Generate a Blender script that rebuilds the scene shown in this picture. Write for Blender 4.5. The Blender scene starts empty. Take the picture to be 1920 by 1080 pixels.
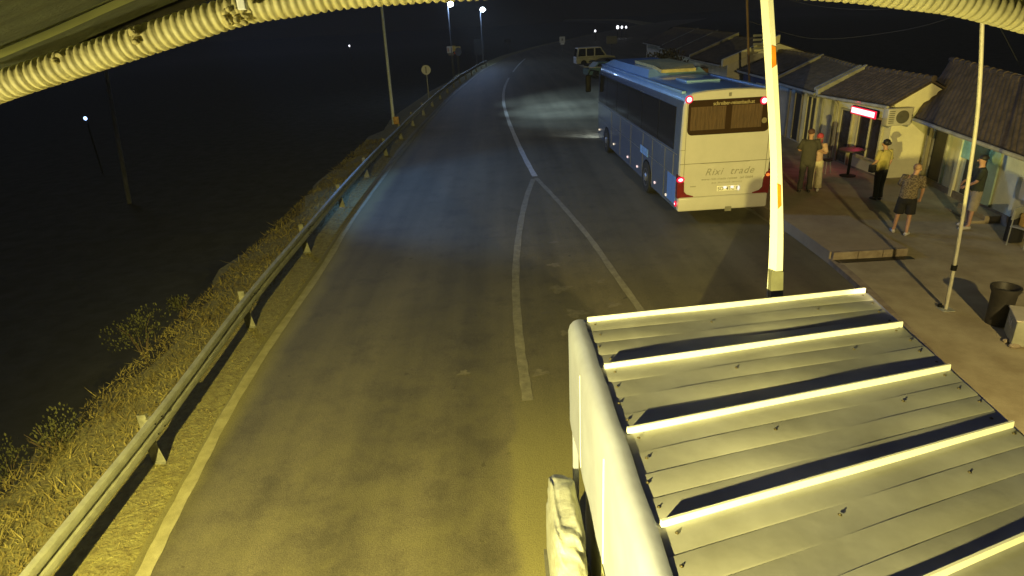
import bpy, bmesh, math, random
from mathutils import Vector, Matrix
random.seed(7)
R_ = math.radians
scene = bpy.context.scene
col = scene.collection

# ------------------------------------------------------------------ camera
FPX, PITCH, ROLL, HCAM = 1174.0, .4052, -.055, 5.45
cp, sp = math.cos(PITCH), math.sin(PITCH)
Fv = Vector((0, cp, -sp)); U0 = Vector((0, sp, cp)); R0 = Vector((1, 0, 0))
Rv = math.cos(ROLL) * R0 + math.sin(ROLL) * U0
Uv = math.cos(ROLL) * U0 - math.sin(ROLL) * R0
CAM = Vector((0, 0, HCAM))
cd = bpy.data.cameras.new('camera'); cam = bpy.data.objects.new('camera', cd); col.objects.link(cam)
cd.sensor_width = 36; cd.lens = FPX / 1920 * 36; cd.clip_start = .05; cd.clip_end = 2000
cam.matrix_world = Matrix(((Rv.x, Uv.x, -Fv.x, 0), (Rv.y, Uv.y, -Fv.y, 0), (Rv.z, Uv.z, -Fv.z, HCAM), (0, 0, 0, 1)))
scene.camera = cam

def ray(x, y): return (x - 960) / FPX * Rv + (540 - y) / FPX * Uv + Fv
def G(x, y, z=0.0):
    d = ray(x, y); return CAM + d * ((z - HCAM) / d.z)
def atY(x, y, Y):
    d = ray(x, y); return CAM + d * (Y / d.y)
def atX(x, y, X):
    d = ray(x, y); return CAM + d * (X / d.x)

# ------------------------------------------------------------------ helpers
def tag(o, label=None, cat=None, group=None, kind=None):
    if label: o['label'] = label
    if cat: o['category'] = cat
    if group: o['group'] = group
    if kind: o['kind'] = kind
    return o
def empty(name, loc=(0, 0, 0), rz=0.0):
    o = bpy.data.objects.new(name, None); col.objects.link(o)
    o.location = loc; o.rotation_euler = (0, 0, rz); o.empty_display_size = .1
    return o
def catmull(P, n=6):
    P = [Vector(p) for p in P]; out = []
    for i in range(len(P) - 1):
        a = P[max(i - 1, 0)]; b = P[i]; c = P[i + 1]; d = P[min(i + 2, len(P) - 1)]
        for k in range(n):
            t = k / n
            out.append(.5 * ((2 * b) + (c - a) * t + (2 * a - 5 * b + 4 * c - d) * t * t + (3 * b - a - 3 * c + d) * t ** 3))
    out.append(P[-1]); return out
class MB:
    def __init__(s): s.v = []; s.f = []; s.m = []; s.cur = 0
    def add(s, vs, fs):
        b = len(s.v); s.v += [tuple(v) for v in vs]
        for f in fs: s.f.append(tuple(b + i for i in f)); s.m.append(s.cur)
        return s
    def box(s, x0, x1, y0, y1, z0, z1, mat=None):
        vs = [Vector((x, y, z)) for z in (z0, z1) for y in (y0, y1) for x in (x0, x1)]
        if mat is not None: vs = [mat @ v for v in vs]
        return s.add(vs, [(0, 2, 3, 1), (4, 5, 7, 6), (0, 1, 5, 4), (2, 6, 7, 3), (0, 4, 6, 2), (1, 3, 7, 5)])
    def rbox(s, x0, x1, y0, y1, z0, z1, r=.03, mat=None):
        bm = bmesh.new(); bmesh.ops.create_cube(bm, size=1)
        for v in bm.verts: v.co = Vector(((x0 + x1) / 2 + v.co.x * (x1 - x0), (y0 + y1) / 2 + v.co.y * (y1 - y0), (z0 + z1) / 2 + v.co.z * (z1 - z0)))
        bmesh.ops.bevel(bm, geom=bm.edges[:], offset=r, segments=3, profile=.5, affect='EDGES')
        if mat is not None: bm.transform(mat)
        bm.verts.ensure_lookup_table()
        s.add([v.co.copy() for v in bm.verts], [[v.index for v in f.verts] for f in bm.faces]); bm.free(); return s
    def tube(s, pts, r, n=8, cap=True):
        pts = [Vector(p) for p in pts]; rs = r if isinstance(r, (list, tuple)) else [r] * len(pts)
        rings = []; nrm = None
        for i, p in enumerate(pts):
            t = (pts[min(i + 1, len(pts) - 1)] - pts[max(i - 1, 0)]).normalized()
            if nrm is None: nrm = t.orthogonal().normalized()
            nrm = (nrm - t * nrm.dot(t)).normalized(); bn = t.cross(nrm)
            rings.append([p + (nrm * math.cos(a) + bn * math.sin(a)) * rs[i] for a in [2 * math.pi * k / n for k in range(n)]])
        vs = [v for rg in rings for v in rg]; fs = []
        for i in range(len(pts) - 1):
            for k in range(n):
                a = i * n + k; b = i * n + (k + 1) % n; fs.append((a, b, b + n, a + n))
        if cap: fs.append(tuple(range(n - 1, -1, -1))); fs.append(tuple(range((len(pts) - 1) * n, len(pts) * n)))
        return s.add(vs, fs)
    def lathe(s, prof, c=(0, 0, 0), n=20, mat=None):
        c = Vector(c); vs = []
        for r, z in prof:
            for k in range(n):
                a = 2 * math.pi * k / n; v = Vector((r * math.cos(a), r * math.sin(a), z))
                if mat is not None: v = mat @ v
                vs.append(v + c)
        fs = []
        for i in range(len(prof) - 1):
            for k in range(n):
                a = i * n + k; b = i * n + (k + 1) % n; fs.append((a, b, b + n, a + n))
        fs.append(tuple(range(n - 1, -1, -1))); fs.append(tuple(range((len(prof) - 1) * n, len(prof) * n)))
        return s.add(vs, fs)
    def prism(s, poly, d):   # poly: list of 3D pts, extruded by vector d
        poly = [Vector(p) for p in poly]; d = Vector(d); n = len(poly)
        fs = [tuple(range(n - 1, -1, -1)), tuple(range(n, 2 * n))]
        for k in range(n): fs.append((k, (k + 1) % n, (k + 1) % n + n, k + n))
        return s.add(poly + [p + d for p in poly], fs)
    def blob(s, c, rx, ry, rz, mat=None, seg=2):
        bm = bmesh.new(); bmesh.ops.create_icosphere(bm, subdivisions=seg, radius=1)
        for v in bm.verts:
            q = Vector((v.co.x * rx, v.co.y * ry, v.co.z * rz))
            if mat is not None: q = mat @ q
            v.co = q + Vector(c)
        bm.verts.ensure_lookup_table()
        s.add([v.co.copy() for v in bm.verts], [[v.index for v in f.verts] for f in bm.faces]); bm.free(); return s
    def build(s, name, mat, parent=None, smooth=False, fix=True):
        me = bpy.data.meshes.new(name); me.from_pydata(s.v, [], s.f)
        mats = mat if isinstance(mat, list) else [mat]
        for m in mats: me.materials.append(m)
        if len(mats) > 1: me.polygons.foreach_set('material_index', s.m)
        if fix:
            bm = bmesh.new(); bm.from_mesh(me); bmesh.ops.recalc_face_normals(bm, faces=bm.faces[:]); bm.to_mesh(me); bm.free()
        if smooth:
            me.polygons.foreach_set('use_smooth', [True] * len(me.polygons))
            if smooth != 'all':
                try: me.set_sharp_from_angle(angle=R_(38))
                except Exception: pass
        me.update()
        o = bpy.data.objects.new(name, me); col.objects.link(o)
        if parent is not None: o.parent = parent
        return o
def copy_tree(o, parent=None):
    c = o.copy(); col.objects.link(c); c.parent = parent
    for ch in [x for x in bpy.data.objects if x.parent == o]: copy_tree(ch, c)
    return c

# ------------------------------------------------------------------ materials
def mat(name, base, rough=.7, metal=0.0, var=.25, scale=6.0, bump=0.0, bscale=40.0, col2=None, spec=None, coat=0, stretch=None, coords='Object', detail=6.0, lo=.35, hi=.65):
    m = bpy.data.materials.new(name); m.use_nodes = True; nt = m.node_tree; N = nt.nodes; L = nt.links
    b = N['Principled BSDF']; b.inputs['Roughness'].default_value = rough; b.inputs['Metallic'].default_value = metal
    if spec is not None: b.inputs['Specular IOR Level'].default_value = spec
    if coat: b.inputs['Coat Weight'].default_value = coat
    tc = N.new('ShaderNodeTexCoord'); mp = N.new('ShaderNodeMapping'); L.new(tc.outputs[coords], mp.inputs[0])
    if stretch: mp.inputs['Scale'].default_value = stretch
    nz = N.new('ShaderNodeTexNoise'); nz.inputs['Scale'].default_value = scale; nz.inputs['Detail'].default_value = detail; nz.inputs['Roughness'].default_value = .65
    L.new(mp.outputs[0], nz.inputs['Vector'])
    rp = N.new('ShaderNodeMapRange'); rp.inputs[1].default_value = lo; rp.inputs[2].default_value = hi; L.new(nz.outputs[0], rp.inputs[0])
    mx = N.new('ShaderNodeMix'); mx.data_type = 'RGBA'
    c1 = tuple(base) + (1,); c2 = (tuple(col2) if col2 else tuple(max(0, c * (1 - var)) for c in base)) + (1,)
    mx.inputs[6].default_value = c1; mx.inputs[7].default_value = c2
    L.new(rp.outputs[0], mx.inputs[0]); L.new(mx.outputs[2], b.inputs['Base Color'])
    if bump:
        n2 = N.new('ShaderNodeTexNoise'); n2.inputs['Scale'].default_value = bscale; n2.inputs['Detail'].default_value = 4
        L.new(mp.outputs[0], n2.inputs['Vector'])
        bp = N.new('ShaderNodeBump'); bp.inputs['Strength'].default_value = bump; bp.inputs['Distance'].default_value = .02
        L.new(n2.outputs[0], bp.inputs['Height']); L.new(bp.outputs[0], b.inputs['Normal'])
    return m
def emit(name, c, s):
    m = bpy.data.materials.new(name); m.use_nodes = True; nt = m.node_tree; nt.nodes.clear()
    e = nt.nodes.new('ShaderNodeEmission'); e.inputs[0].default_value = tuple(c) + (1,); e.inputs[1].default_value = s
    o = nt.nodes.new('ShaderNodeOutputMaterial'); nt.links.new(e.outputs[0], o.inputs[0]); return m

def asphalt_mat():
    m = mat('asphalt', (.115, .103, .068), .62, var=.2, scale=.35, bump=.35, bscale=90, coords='Object', detail=9)
    nt = m.node_tree; N = nt.nodes; L = nt.links; b = N['Principled BSDF']
    tc = [n for n in N if n.type == 'TEX_COORD'][0]; mx = [n for n in N if n.type == 'MIX'][0]
    # wheel-track darkening streaks + speckle + oil spots (they belong to the surface)
    mp = N.new('ShaderNodeMapping'); mp.inputs['Scale'].default_value = (1.1, .05, 1); L.new(tc.outputs['Object'], mp.inputs[0])
    n1 = N.new('ShaderNodeTexNoise'); n1.inputs['Scale'].default_value = 1.0; n1.inputs['Detail'].default_value = 5; L.new(mp.outputs[0], n1.inputs['Vector'])
    r1 = N.new('ShaderNodeMapRange'); r1.inputs[1].default_value = .35; r1.inputs[2].default_value = .68; r1.inputs[3].default_value = 1.22; r1.inputs[4].default_value = .66; L.new(n1.outputs[0], r1.inputs[0])
    n2 = N.new('ShaderNodeTexNoise'); n2.inputs['Scale'].default_value = 55; n2.inputs['Detail'].default_value = 3; L.new(tc.outputs['Object'], n2.inputs['Vector'])
    r2 = N.new('ShaderNodeMapRange'); r2.inputs[1].default_value = .3; r2.inputs[2].default_value = .7; r2.inputs[3].default_value = .72; r2.inputs[4].default_value = 1.3; L.new(n2.outputs[0], r2.inputs[0])
    n3 = N.new('ShaderNodeTexNoise'); n3.inputs['Scale'].default_value = 1.3; n3.inputs['Detail'].default_value = 7; n3.inputs['Roughness'].default_value = .7; L.new(tc.outputs['Object'], n3.inputs['Vector'])
    r3 = N.new('ShaderNodeMapRange'); r3.inputs[1].default_value = .52; r3.inputs[2].default_value = .72; r3.inputs[3].default_value = 1.0; r3.inputs[4].default_value = .66; L.new(n3.outputs[0], r3.inputs[0])
    a = N.new('ShaderNodeMath'); a.operation = 'MULTIPLY'; L.new(r1.outputs[0], a.inputs[0]); L.new(r2.outputs[0], a.inputs[1])
    a2 = N.new('ShaderNodeMath'); a2.operation = 'MULTIPLY'; L.new(a.outputs[0], a2.inputs[0]); L.new(r3.outputs[0], a2.inputs[1])
    nd = N.new('ShaderNodeTexNoise'); nd.inputs['Scale'].default_value = .9; nd.inputs['Detail'].default_value = 6; L.new(tc.outputs['Object'], nd.inputs['Vector'])
    va = N.new('ShaderNodeVectorMath'); va.operation = 'MULTIPLY_ADD'; va.inputs[1].default_value = (1.6, 1.6, 0); L.new(nd.outputs['Color'], va.inputs[0]); L.new(tc.outputs['Object'], va.inputs[2])
    vo = N.new('ShaderNodeTexVoronoi'); vo.feature = 'DISTANCE_TO_EDGE'; vo.inputs['Scale'].default_value = .23; L.new(va.outputs[0], vo.inputs['Vector'])
    rc = N.new('ShaderNodeMapRange'); rc.inputs[1].default_value = .0; rc.inputs[2].default_value = .006; rc.inputs[3].default_value = .9; rc.inputs[4].default_value = 1; L.new(vo.outputs['Distance'], rc.inputs[0])
    n5 = N.new('ShaderNodeTexNoise'); n5.inputs['Scale'].default_value = 4.5; n5.inputs['Detail'].default_value = 3; L.new(tc.outputs['Object'], n5.inputs['Vector'])
    r5 = N.new('ShaderNodeMapRange'); r5.inputs[1].default_value = .70; r5.inputs[2].default_value = .74; r5.inputs[3].default_value = 1; r5.inputs[4].default_value = .5; L.new(n5.outputs[0], r5.inputs[0])
    a3 = N.new('ShaderNodeMath'); a3.operation = 'MULTIPLY'; L.new(rc.outputs[0], a3.inputs[0]); L.new(r5.outputs[0], a3.inputs[1])
    a4 = N.new('ShaderNodeMath'); a4.operation = 'MULTIPLY'; L.new(a2.outputs[0], a4.inputs[0]); L.new(a3.outputs[0], a4.inputs[1]); a2 = a4
    hs = N.new('ShaderNodeHueSaturation'); L.new(a2.outputs[0], hs.inputs['Value']); L.new(mx.outputs[2], hs.inputs['Color'])
    sx = N.new('ShaderNodeSeparateXYZ'); L.new(va.outputs[0], sx.inputs[0]); s0 = N.new('ShaderNodeSeparateXYZ'); L.new(tc.outputs['Object'], s0.inputs[0])
    def rng(src, a, c, o0, o1):
        r = N.new('ShaderNodeMapRange'); r.interpolation_type = 'SMOOTHSTEP'; r.inputs[1].default_value = a; r.inputs[2].default_value = c; r.inputs[3].default_value = o0; r.inputs[4].default_value = o1; L.new(src, r.inputs[0]); return r.outputs[0]
    def mth(op, p, q):
        m_ = N.new('ShaderNodeMath'); m_.operation = op; L.new(p, m_.inputs[0]); L.new(q, m_.inputs[1]); return m_.outputs[0]
    nw = N.new('ShaderNodeTexNoise'); nw.inputs['Scale'].default_value = 1.1; nw.inputs['Detail'].default_value = 5; L.new(tc.outputs['Object'], nw.inputs['Vector'])
    wob = N.new('ShaderNodeMath'); wob.operation = 'MULTIPLY_ADD'; wob.inputs[1].default_value = .5; L.new(nw.outputs[0], wob.inputs[0]); L.new(s0.outputs[0], wob.inputs[2])
    left = rng(wob.outputs[0], -4.35, -3.85, .85, 0)
    rightb = mth('MULTIPLY', rng(wob.outputs[0], .02, .22, 0, .9), rng(s0.outputs[1], 6.5, 9.5, 1, 0))
    rightb = mth('MULTIPLY', rightb, rng(s0.outputs[0], .9, 2.5, 1, 0))
    grit = rng(n2.outputs[0], .3, .62, .6, 1)
    dust = mth('MULTIPLY', mth('MAXIMUM', left, rightb), grit)
    big = rng(n3.outputs[0], .34, .58, .22, 0); near = rng(s0.outputs[1], 5, 14, 1, .15)
    dust2 = mth('MAXIMUM', dust, mth('MULTIPLY', big, near))
    md = N.new('ShaderNodeMix'); md.data_type = 'RGBA'; md.inputs[7].default_value = (.205, .19, .085, 1); L.new(hs.outputs[0], md.inputs[6]); L.new(dust2, md.inputs[0]); L.new(md.outputs[2], b.inputs['Base Color'])
    return m
M = {}
M['asphalt'] = asphalt_mat()
M['paint'] = mat('worn_road_paint', (.25, .235, .18), .6, scale=5, col2=(.15, .14, .105), lo=.35, hi=.65, bump=.3, bscale=90)
M['paint_edge'] = mat('edge_line_paint', (.36, .34, .22), .6, scale=5, col2=(.25, .235, .14), lo=.35, hi=.65, bump=.3, bscale=90)
M['paint_new'] = mat('road_paint', (.52, .52, .49), .55, scale=5, col2=(.36, .35, .32), lo=.4, hi=.7, bump=.3, bscale=90)
M['verge'] = mat('dry_verge', (.23, .215, .085), .95, scale=7, col2=(.13, .11, .045), bump=1.0, bscale=22, detail=10)
M['field'] = mat('dark_field', (.085, .085, .075), 1.0, scale=1.2, col2=(.06, .06, .052), bump=.5, bscale=3, spec=0)
M['grass'] = mat('dry_grass', (.29, .25, .10), .9, scale=1.2, col2=(.13, .10, .04), spec=.1)
M['bushleaf'] = mat('bush_leaf', (.10, .10, .045), .8, scale=8, col2=(.05, .055, .025), spec=.2)
M['darkleaf'] = mat('dry_crown_leaf', (.10, .085, .05), .9, scale=8, col2=(.045, .04, .025), spec=.1)
M['bark'] = mat('bark', (.10, .07, .045), .9, bump=.6, bscale=30)
M['smudge'] = mat('road_smudge', (.17, .155, .12), .7, scale=9, col2=(.12, .11, .09), lo=.4, hi=.6)
M['galv'] = mat('galvanised_steel', (.42, .43, .38), .5, .35, scale=5, var=.3, bump=.1, bscale=60)
M['galvpost'] = mat('dull_steel_post', (.20, .20, .17), .7, .1, scale=9, var=.5)
M['concrete'] = mat('pavement_concrete', (.37, .32, .20), .9, scale=1.4, col2=(.25, .205, .12), bump=.4, bscale=50, detail=10)
M['concrete2'] = mat('platform_concrete', (.37, .31, .20), .9, scale=1.0, col2=(.27, .215, .14), bump=.4, bscale=50, detail=10)
M['kerb'] = mat('kerb_stone', (.30, .25, .18), .9, scale=3, col2=(.17, .13, .09), bump=.4)
M['buswhite'] = mat('bus_paint', (.50, .48, .43), .24, var=.08, scale=2, coat=.6)
M['busside'] = mat('bus_side_blue', (.085, .11, .165), .25, var=.12, scale=2, coat=.5)  # blue for the coach sides, darker than the roof blue
M['busroof'] = mat('bus_roof_blue', (.23, .40, .64), .28, var=.15, scale=2, coat=.5)
M['glass'] = mat('dark_glass', (.012, .012, .013), .08, var=.1, spec=.45)
M['rearglass'] = mat('tinted_rear_glass', (.035, .02, .01), .12, var=.1, spec=.4)
M['curtain'] = mat('orange_curtain', (.10, .055, .022), .8, scale=7, var=.6, stretch=(10, 1, .4))
M['black'] = mat('black_plastic', (.007, .007, .007), .6, spec=.15, var=.3)
M['rubber'] = mat('tyre_rubber', (.02, .02, .02), .85, bump=.3)
M['rim'] = mat('wheel_rim', (.35, .35, .36), .4, .6)
M['redplastic'] = mat('red_lamp_plastic', (.16, .012, .012), .25)
M['greylet'] = mat('grey_lettering', (.27, .26, .2), .5)
M['palelet'] = mat('pale_lettering', (.5, .42, .22), .5)
M['seam'] = mat('panel_seam', (.2, .19, .15), .7)
M['roofmetal'] = mat('booth_roof_sheet', (.36, .37, .46), .5, .15, scale=1.1, col2=(.25, .255, .30), bump=.12, bscale=5, detail=9)
M['rib'] = mat('white_roof_rib', (.88, .90, .97), .45, var=.05)
M['fascia'] = mat('white_fascia', (.27, .30, .52), .5, scale=2, col2=(.23, .25, .44), bump=.1, bscale=12)
M['boothwall'] = mat('booth_wall', (.55, .56, .42), .6, scale=3, var=.2)
M['screw'] = mat('roof_screw', (.12, .1, .07), .6, .5)
M['conduit'] = mat('conduit_plastic', (.60, .56, .30), .55, scale=14, col2=(.46, .42, .22), bump=.15, bscale=60, detail=10)
M['canopy'] = mat('canopy_sheet', (.055, .065, .04), .85, scale=16, col2=(.03, .035, .022), bump=.4, bscale=160, stretch=(1, 6, 1))
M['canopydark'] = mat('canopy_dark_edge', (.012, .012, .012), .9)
M['strip'] = mat('canopy_flashing', (.26, .28, .11), .6, scale=8, var=.3)
M['cream'] = mat('cream_render', (.78, .72, .48), .9, scale=1.6, var=.16, bump=.25, bscale=30, detail=9)
M['grey_render'] = mat('grey_render', (.74, .70, .56), .9, scale=1.6, var=.25, bump=.3, bscale=30, detail=9)
M['green_render'] = mat('greenish_render', (.76, .74, .52), .9, scale=1.6, var=.25, bump=.3, bscale=30, detail=9)
M['bluepaint'] = mat('blue_render', (.06, .09, .2), .8, scale=2)
M['tile'] = mat('brown_roof_tile', (.12, .085, .06), .9, scale=3.5, col2=(.05, .036, .028), bump=.6, bscale=30, detail=10)
M['tiledark'] = mat('old_roof_tile', (.13, .105, .075), .9, scale=3.5, col2=(.065, .055, .04), bump=.6, bscale=30, detail=10)
M['coping'] = mat('coping', (.42, .40, .32), .9, scale=3, var=.4)
M['doordark'] = mat('dark_door', (.03, .025, .02), .5, var=.4)
M['winblue'] = mat('dark_blue_window', (.03, .028, .06), .25, scale=3, col2=(.02, .015, .02))
M['frame'] = mat('window_frame', (.45, .42, .32), .6, var=.2)
M['acwhite'] = mat('ac_casing', (.5, .46, .36), .5, var=.15)
M['acgrill'] = mat('ac_grille', (.10, .09, .06), .6)
M['teal'] = mat('pale_teal_door', (.36, .46, .34), .5, var=.2)
M['curtainblue'] = mat('pale_blue_curtain', (.35, .6, .65), .8, scale=4, var=.4)
M['wood'] = mat('weathered_wood', (.22, .14, .07), .85, scale=3, var=.4, stretch=(4, 4, .4), bump=.4)
M['woodgrey'] = mat('grey_wood_pole', (.12, .12, .12), .9, scale=3, var=.4, stretch=(4, 4, .4))
M['utilwood'] = mat('pale_utility_pole', (.7, .7, .68), .9, scale=3, var=.4, stretch=(4, 4, .4))
M['polewhite'] = mat('pale_painted_pole', (.46, .44, .34), .5, var=.25, scale=4)
M['polelamp'] = mat('lamp_pole_paint', (.6, .66, .8), .5, var=.2)
M['armwhite'] = mat('barrier_arm_paint', (.9, .92, .97), .4, var=.04)
M['orange'] = mat('orange_reflector', (.75, .26, .02), .4, var=.3, scale=8)
M['armgrey'] = mat('barrier_clamp', (.17, .175, .15), .5)
M['signwhite'] = mat('white_sign_face', (.55, .55, .53), .5, var=.1)
M['signgrey'] = mat('grey_sign_back', (.22, .22, .22), .6, var=.2)
M['signred'] = mat('red_sign_face', (.5, .06, .04), .5)
M['signyel'] = mat('yellow_sign_face', (.55, .38, .08), .5)
M['signblue'] = mat('blue_sign_face', (.05, .10, .45), .5)
M['vanwhite'] = mat('van_paint', (.75, .75, .73), .4, var=.15)
M['wrap'] = mat('plastic_wrap', (.36, .38, .46), .45, scale=9, col2=(.24, .25, .29), bump=.6, bscale=12, detail=10)
M['wrapwhite'] = mat('white_sack', (.82, .82, .76), .6, bump=.6, bscale=14)
M['skin'] = mat('skin', (.45, .25, .15), .6, var=.12)
M['hairgrey'] = mat('thin_grey_hair', (.34, .20, .11), .7)
M['hairblack'] = mat('black_hair', (.012, .01, .01), .6)
M['hairred'] = mat('red_headscarf', (.48, .05, .07), .7)
M['hairbrown'] = mat('brown_hair', (.10, .045, .035), .7)
M['camo'] = mat('patterned_shirt', (.26, .21, .12), .9, scale=34, col2=(.09, .065, .04), lo=.42, hi=.56)
M['cblack'] = mat('black_cloth', (.012, .011, .01), .9)
M['colive'] = mat('olive_yellow_cloth', (.46, .38, .12), .9, scale=8)
M['cdark'] = mat('dark_cloth', (.065, .058, .042), .9, scale=8)
M['cgreen'] = mat('dark_green_cloth', (.04, .05, .03), .9, scale=8)
M['ccream'] = mat('cream_cloth', (.62, .54, .34), .9, scale=8)
M['cpink'] = mat('pale_pink_cloth', (.52, .34, .24), .9)
M['cbeige'] = mat('beige_cloth', (.36, .31, .22), .9, scale=8)
M['shoewhite'] = mat('white_shoe', (.6, .56, .5), .7)
M['shoedark'] = mat('dark_shoe', (.03, .025, .02), .7)
M['bin'] = mat('dark_metal_bin', (.045, .04, .035), .55, .3, scale=4, var=.4)
M['cabinet'] = mat('grey_green_cabinet', (.33, .33, .24), .6, var=.25, scale=5)
M['lettering'] = mat('white_lettering', (.7, .7, .62), .6)
M['cable'] = mat('black_cable', (.05, .05, .05), .7)
M['yellowbox'] = mat('yellow_plastic', (.5, .30, .06), .5, var=.3, scale=10)
E_white = emit('lamp_white', (.82, .92, 1), 40)
E_far = emit('far_lamp', (.9, .92, 1), 2.5)
E_farb = emit('far_blue_lamp', (.35, .55, 1), 4)
E_red = emit('tail_lamp_red', (1, .05, .08), 1.2)
E_redcore = emit('tail_lamp_core', (1, .62, .66), 2.6)
E_mark = emit('marker_lamp', (1, .72, .66), 1.3)
E_mark2 = emit('marker_lamp_warm', (1, .85, .6), 1.1)
E_plate = emit('plate_lamp', (1, .93, .78), 1.1)
E_led = emit('led_sign_white', (1, .84, .86), 1.6)
E_ledred = emit('led_sign_red', (1, .02, .06), 1.1)
E_orange = emit('orange_lamp', (1, .25, .04), 1.0)

# ------------------------------------------------------------------ ground, road, paving
RW = [(-5.05, -8), (-5.05, 10), (-5.2, 20), (-5.25, 30), (-5.1, 42), (-4.6, 55), (-2.8, 80), (2, 110), (12, 150), (40, 240), (110, 420)]
RE = [(7.0, -8), (7.2, 12), (7.3, 18), (7.6, 28), (8.6, 45), (12, 65), (22, 90), (27, 110), (36, 150), (60, 235), (130, 415)]
def lerp_tab(tab, y):
    for (x0, y0), (x1, y1) in zip(tab, tab[1:]):
        if y <= y1: return x0 + (x1 - x0) * (y - y0) / (y1 - y0)
    return tab[-1][0]
def terrain():
    xs = [-600, -300, -120, -60, -30, -18, -13, -11, -10, -9.3, -8.8, -8.4, -8.0, -7.7, -7.45, -7.25, -7.0, -6.6, -6.2, -5.8, -5.2, -4, 0, 7, 20, 60, 140, 400, 700]
    ys = [-60, -20] + [-8 + 1.0 * k for k in range(50)] + [45, 50, 58, 66, 75, 90, 110, 140, 200, 320, 600, 1100]
    b = MB(); rnd = random.Random(3); vs = []; hh = {}
    for y in ys:
        sh = 0.25 * math.sin(y * .7) + .18 * math.sin(y * 1.9 + 1)
        curve = max(0, (y - 40)) ** 1.5 * .028 if y < 200 else 56
        for x in xs:
            off = lerp_tab(RW, y) + 5.1 if y > 0 else 0
            xx = x + (sh if -9.5 < x < -6.9 else 0) + (off if x > -600 else 0)
            e = x + 6.95
            z = -.02 if x >= -6.2 else -.02 + .04 * math.sin(x * 5 + y * 2.1)
            if e < 0: z = -min(3.2, (-e) * 1.25) + rnd.uniform(-.08, .08)
            if x < -30: z -= 1.0
            vs.append((xx, y, z))
    nx = len(xs); fs = []; 
    for j in range(len(ys) - 1):
        for i in range(nx - 1):
            a = j * nx + i; b.cur = 0 if xs[i] >= -7.3 and xs[i] < -3.9 else 1
            b.f.append((a, a + 1, a + nx + 1, a + nx)); b.m.append(b.cur)
    b.v = vs
    o = b.build('ground', [M['verge'], M['field']], smooth='all', fix=False); tag(o, kind='structure'); return o
terrain()
def strip(name, left, right, z, m, ystep=None):
    ys = [-8 + k for k in range(16)] + [8 + 2 * k for k in range(40)] + [90, 100, 110, 125, 140, 160, 190, 235, 300, 400]
    L = [Vector((lerp_tab(left, y) + (.035 * math.sin(y * 3.1) + .02 * math.sin(y * 7.3) if y < 40 else 0), y, z)) for y in ys]; Rr = [Vector((lerp_tab(right, y), y, z)) for y in ys]
    b = MB(); n = len(L)
    b.add(L + Rr, [(i, n + i, n + i + 1, i + 1) for i in range(n - 1)])
    o = b.build(name, m, fix=False)
    return tag(o, kind='structure')
RL = [(-4.25, -8), (-4.36, 4.6), (-4.62, 7.1), (-4.8, 10.5), (-4.88, 15), (-5.02, 23), (-5.05, 32), (-4.72, 42), (-4.15, 55), (-2.3, 80), (2.2, 110), (12, 150), (40, 240), (110, 420)]
strip('road', RL, RE[:1] + [(7.0, 4)] + [(7.05, 8)] + RE[1:], .004, M['asphalt'])
def line(name, px, w, m, z=.010, ends=None):
    P = [G(x, y) if len(t) == 2 else None for t in px for x, y in [t[:2]]]
    P = catmull([(p.x, p.y, z) for p in P], 6); b = MB(); L = []; Rr = []
    for i, p in enumerate(P):
        t = (P[min(i + 1, len(P) - 1)] - P[max(i - 1, 0)]).normalized(); nn = Vector((-t.y, t.x, 0)); ww = w / 2 * (1 + .08 * math.sin(i * 1.7))
        L.append(p + nn * ww); Rr.append(p - nn * ww)
    n = len(L); b.add(L + Rr, [(i, n + i, n + i + 1, i + 1) for i in range(n - 1)])
    return tag(b.build(name, m, fix=False), kind='structure')
line('edge_line', [(225, 1160), (274, 1069), (322, 972), (376, 870), (430, 768), (510, 640), (607, 500), (655, 420), (705, 350), (762, 275), (812, 218), (856, 172), (905, 132), (930, 118)], .17, M['paint_edge'])
line('centre_line', [(1003, 331), (985, 298), (968, 262), (952, 222), (944, 190), (946, 165), (954, 146)], .2, M['paint_new'])
line('centre_line', [(962, 135), (967, 128), (975, 119), (985, 110)], .16, M['paint_new'])
line('left_branch_line', [(1000, 336), (988, 368), (976, 420), (968, 490), (968, 560), (974, 640), (982, 700), (990, 752)], .17, M['paint'])
line('right_branch_line', [(1005, 334), (1032, 362), (1062, 395), (1108, 450), (1150, 510), (1205, 587), (1250, 650)], .15, M['paint'])
line('lane_line', [(1400, 390), (1425, 405), (1452, 423)], .14, M['paint'])
# faint worn arrow marks between the branch lines
for i, (x, y, s) in enumerate([(1040, 497, .16), (1050, 542, .24), (1125, 528, .12), (1080, 588, .22), (1150, 572, .15), (1040, 455, .12), (1160, 590, .1), (1012, 700, .14), (1060, 625, .12), (870, 700, .1)]):
    c = G(x, y); b = MB(); n = 26; rnd_ = random.Random(i); ph = [rnd_.uniform(0, 6.28) for _ in range(4)]
    pts = []
    for k in range(n):
        a = 2 * math.pi * k / n; r = s * (1 + .3 * math.sin(3 * a + ph[0]) + .22 * math.sin(5 * a + ph[1]) + .15 * math.sin(9 * a + ph[2]))
        pts.append(Vector((c.x + r * math.cos(a) * .9, c.y + r * math.sin(a) * .8, .008 + i * .0003)))
    b.add([Vector((c.x, c.y, .008 + i * .0003))] + pts, [(0, k + 1, (k + 1) % n + 1) for k in range(n)]); tag(b.build('worn_road_marking', M['smudge'], fix=False), kind='structure')

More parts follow.
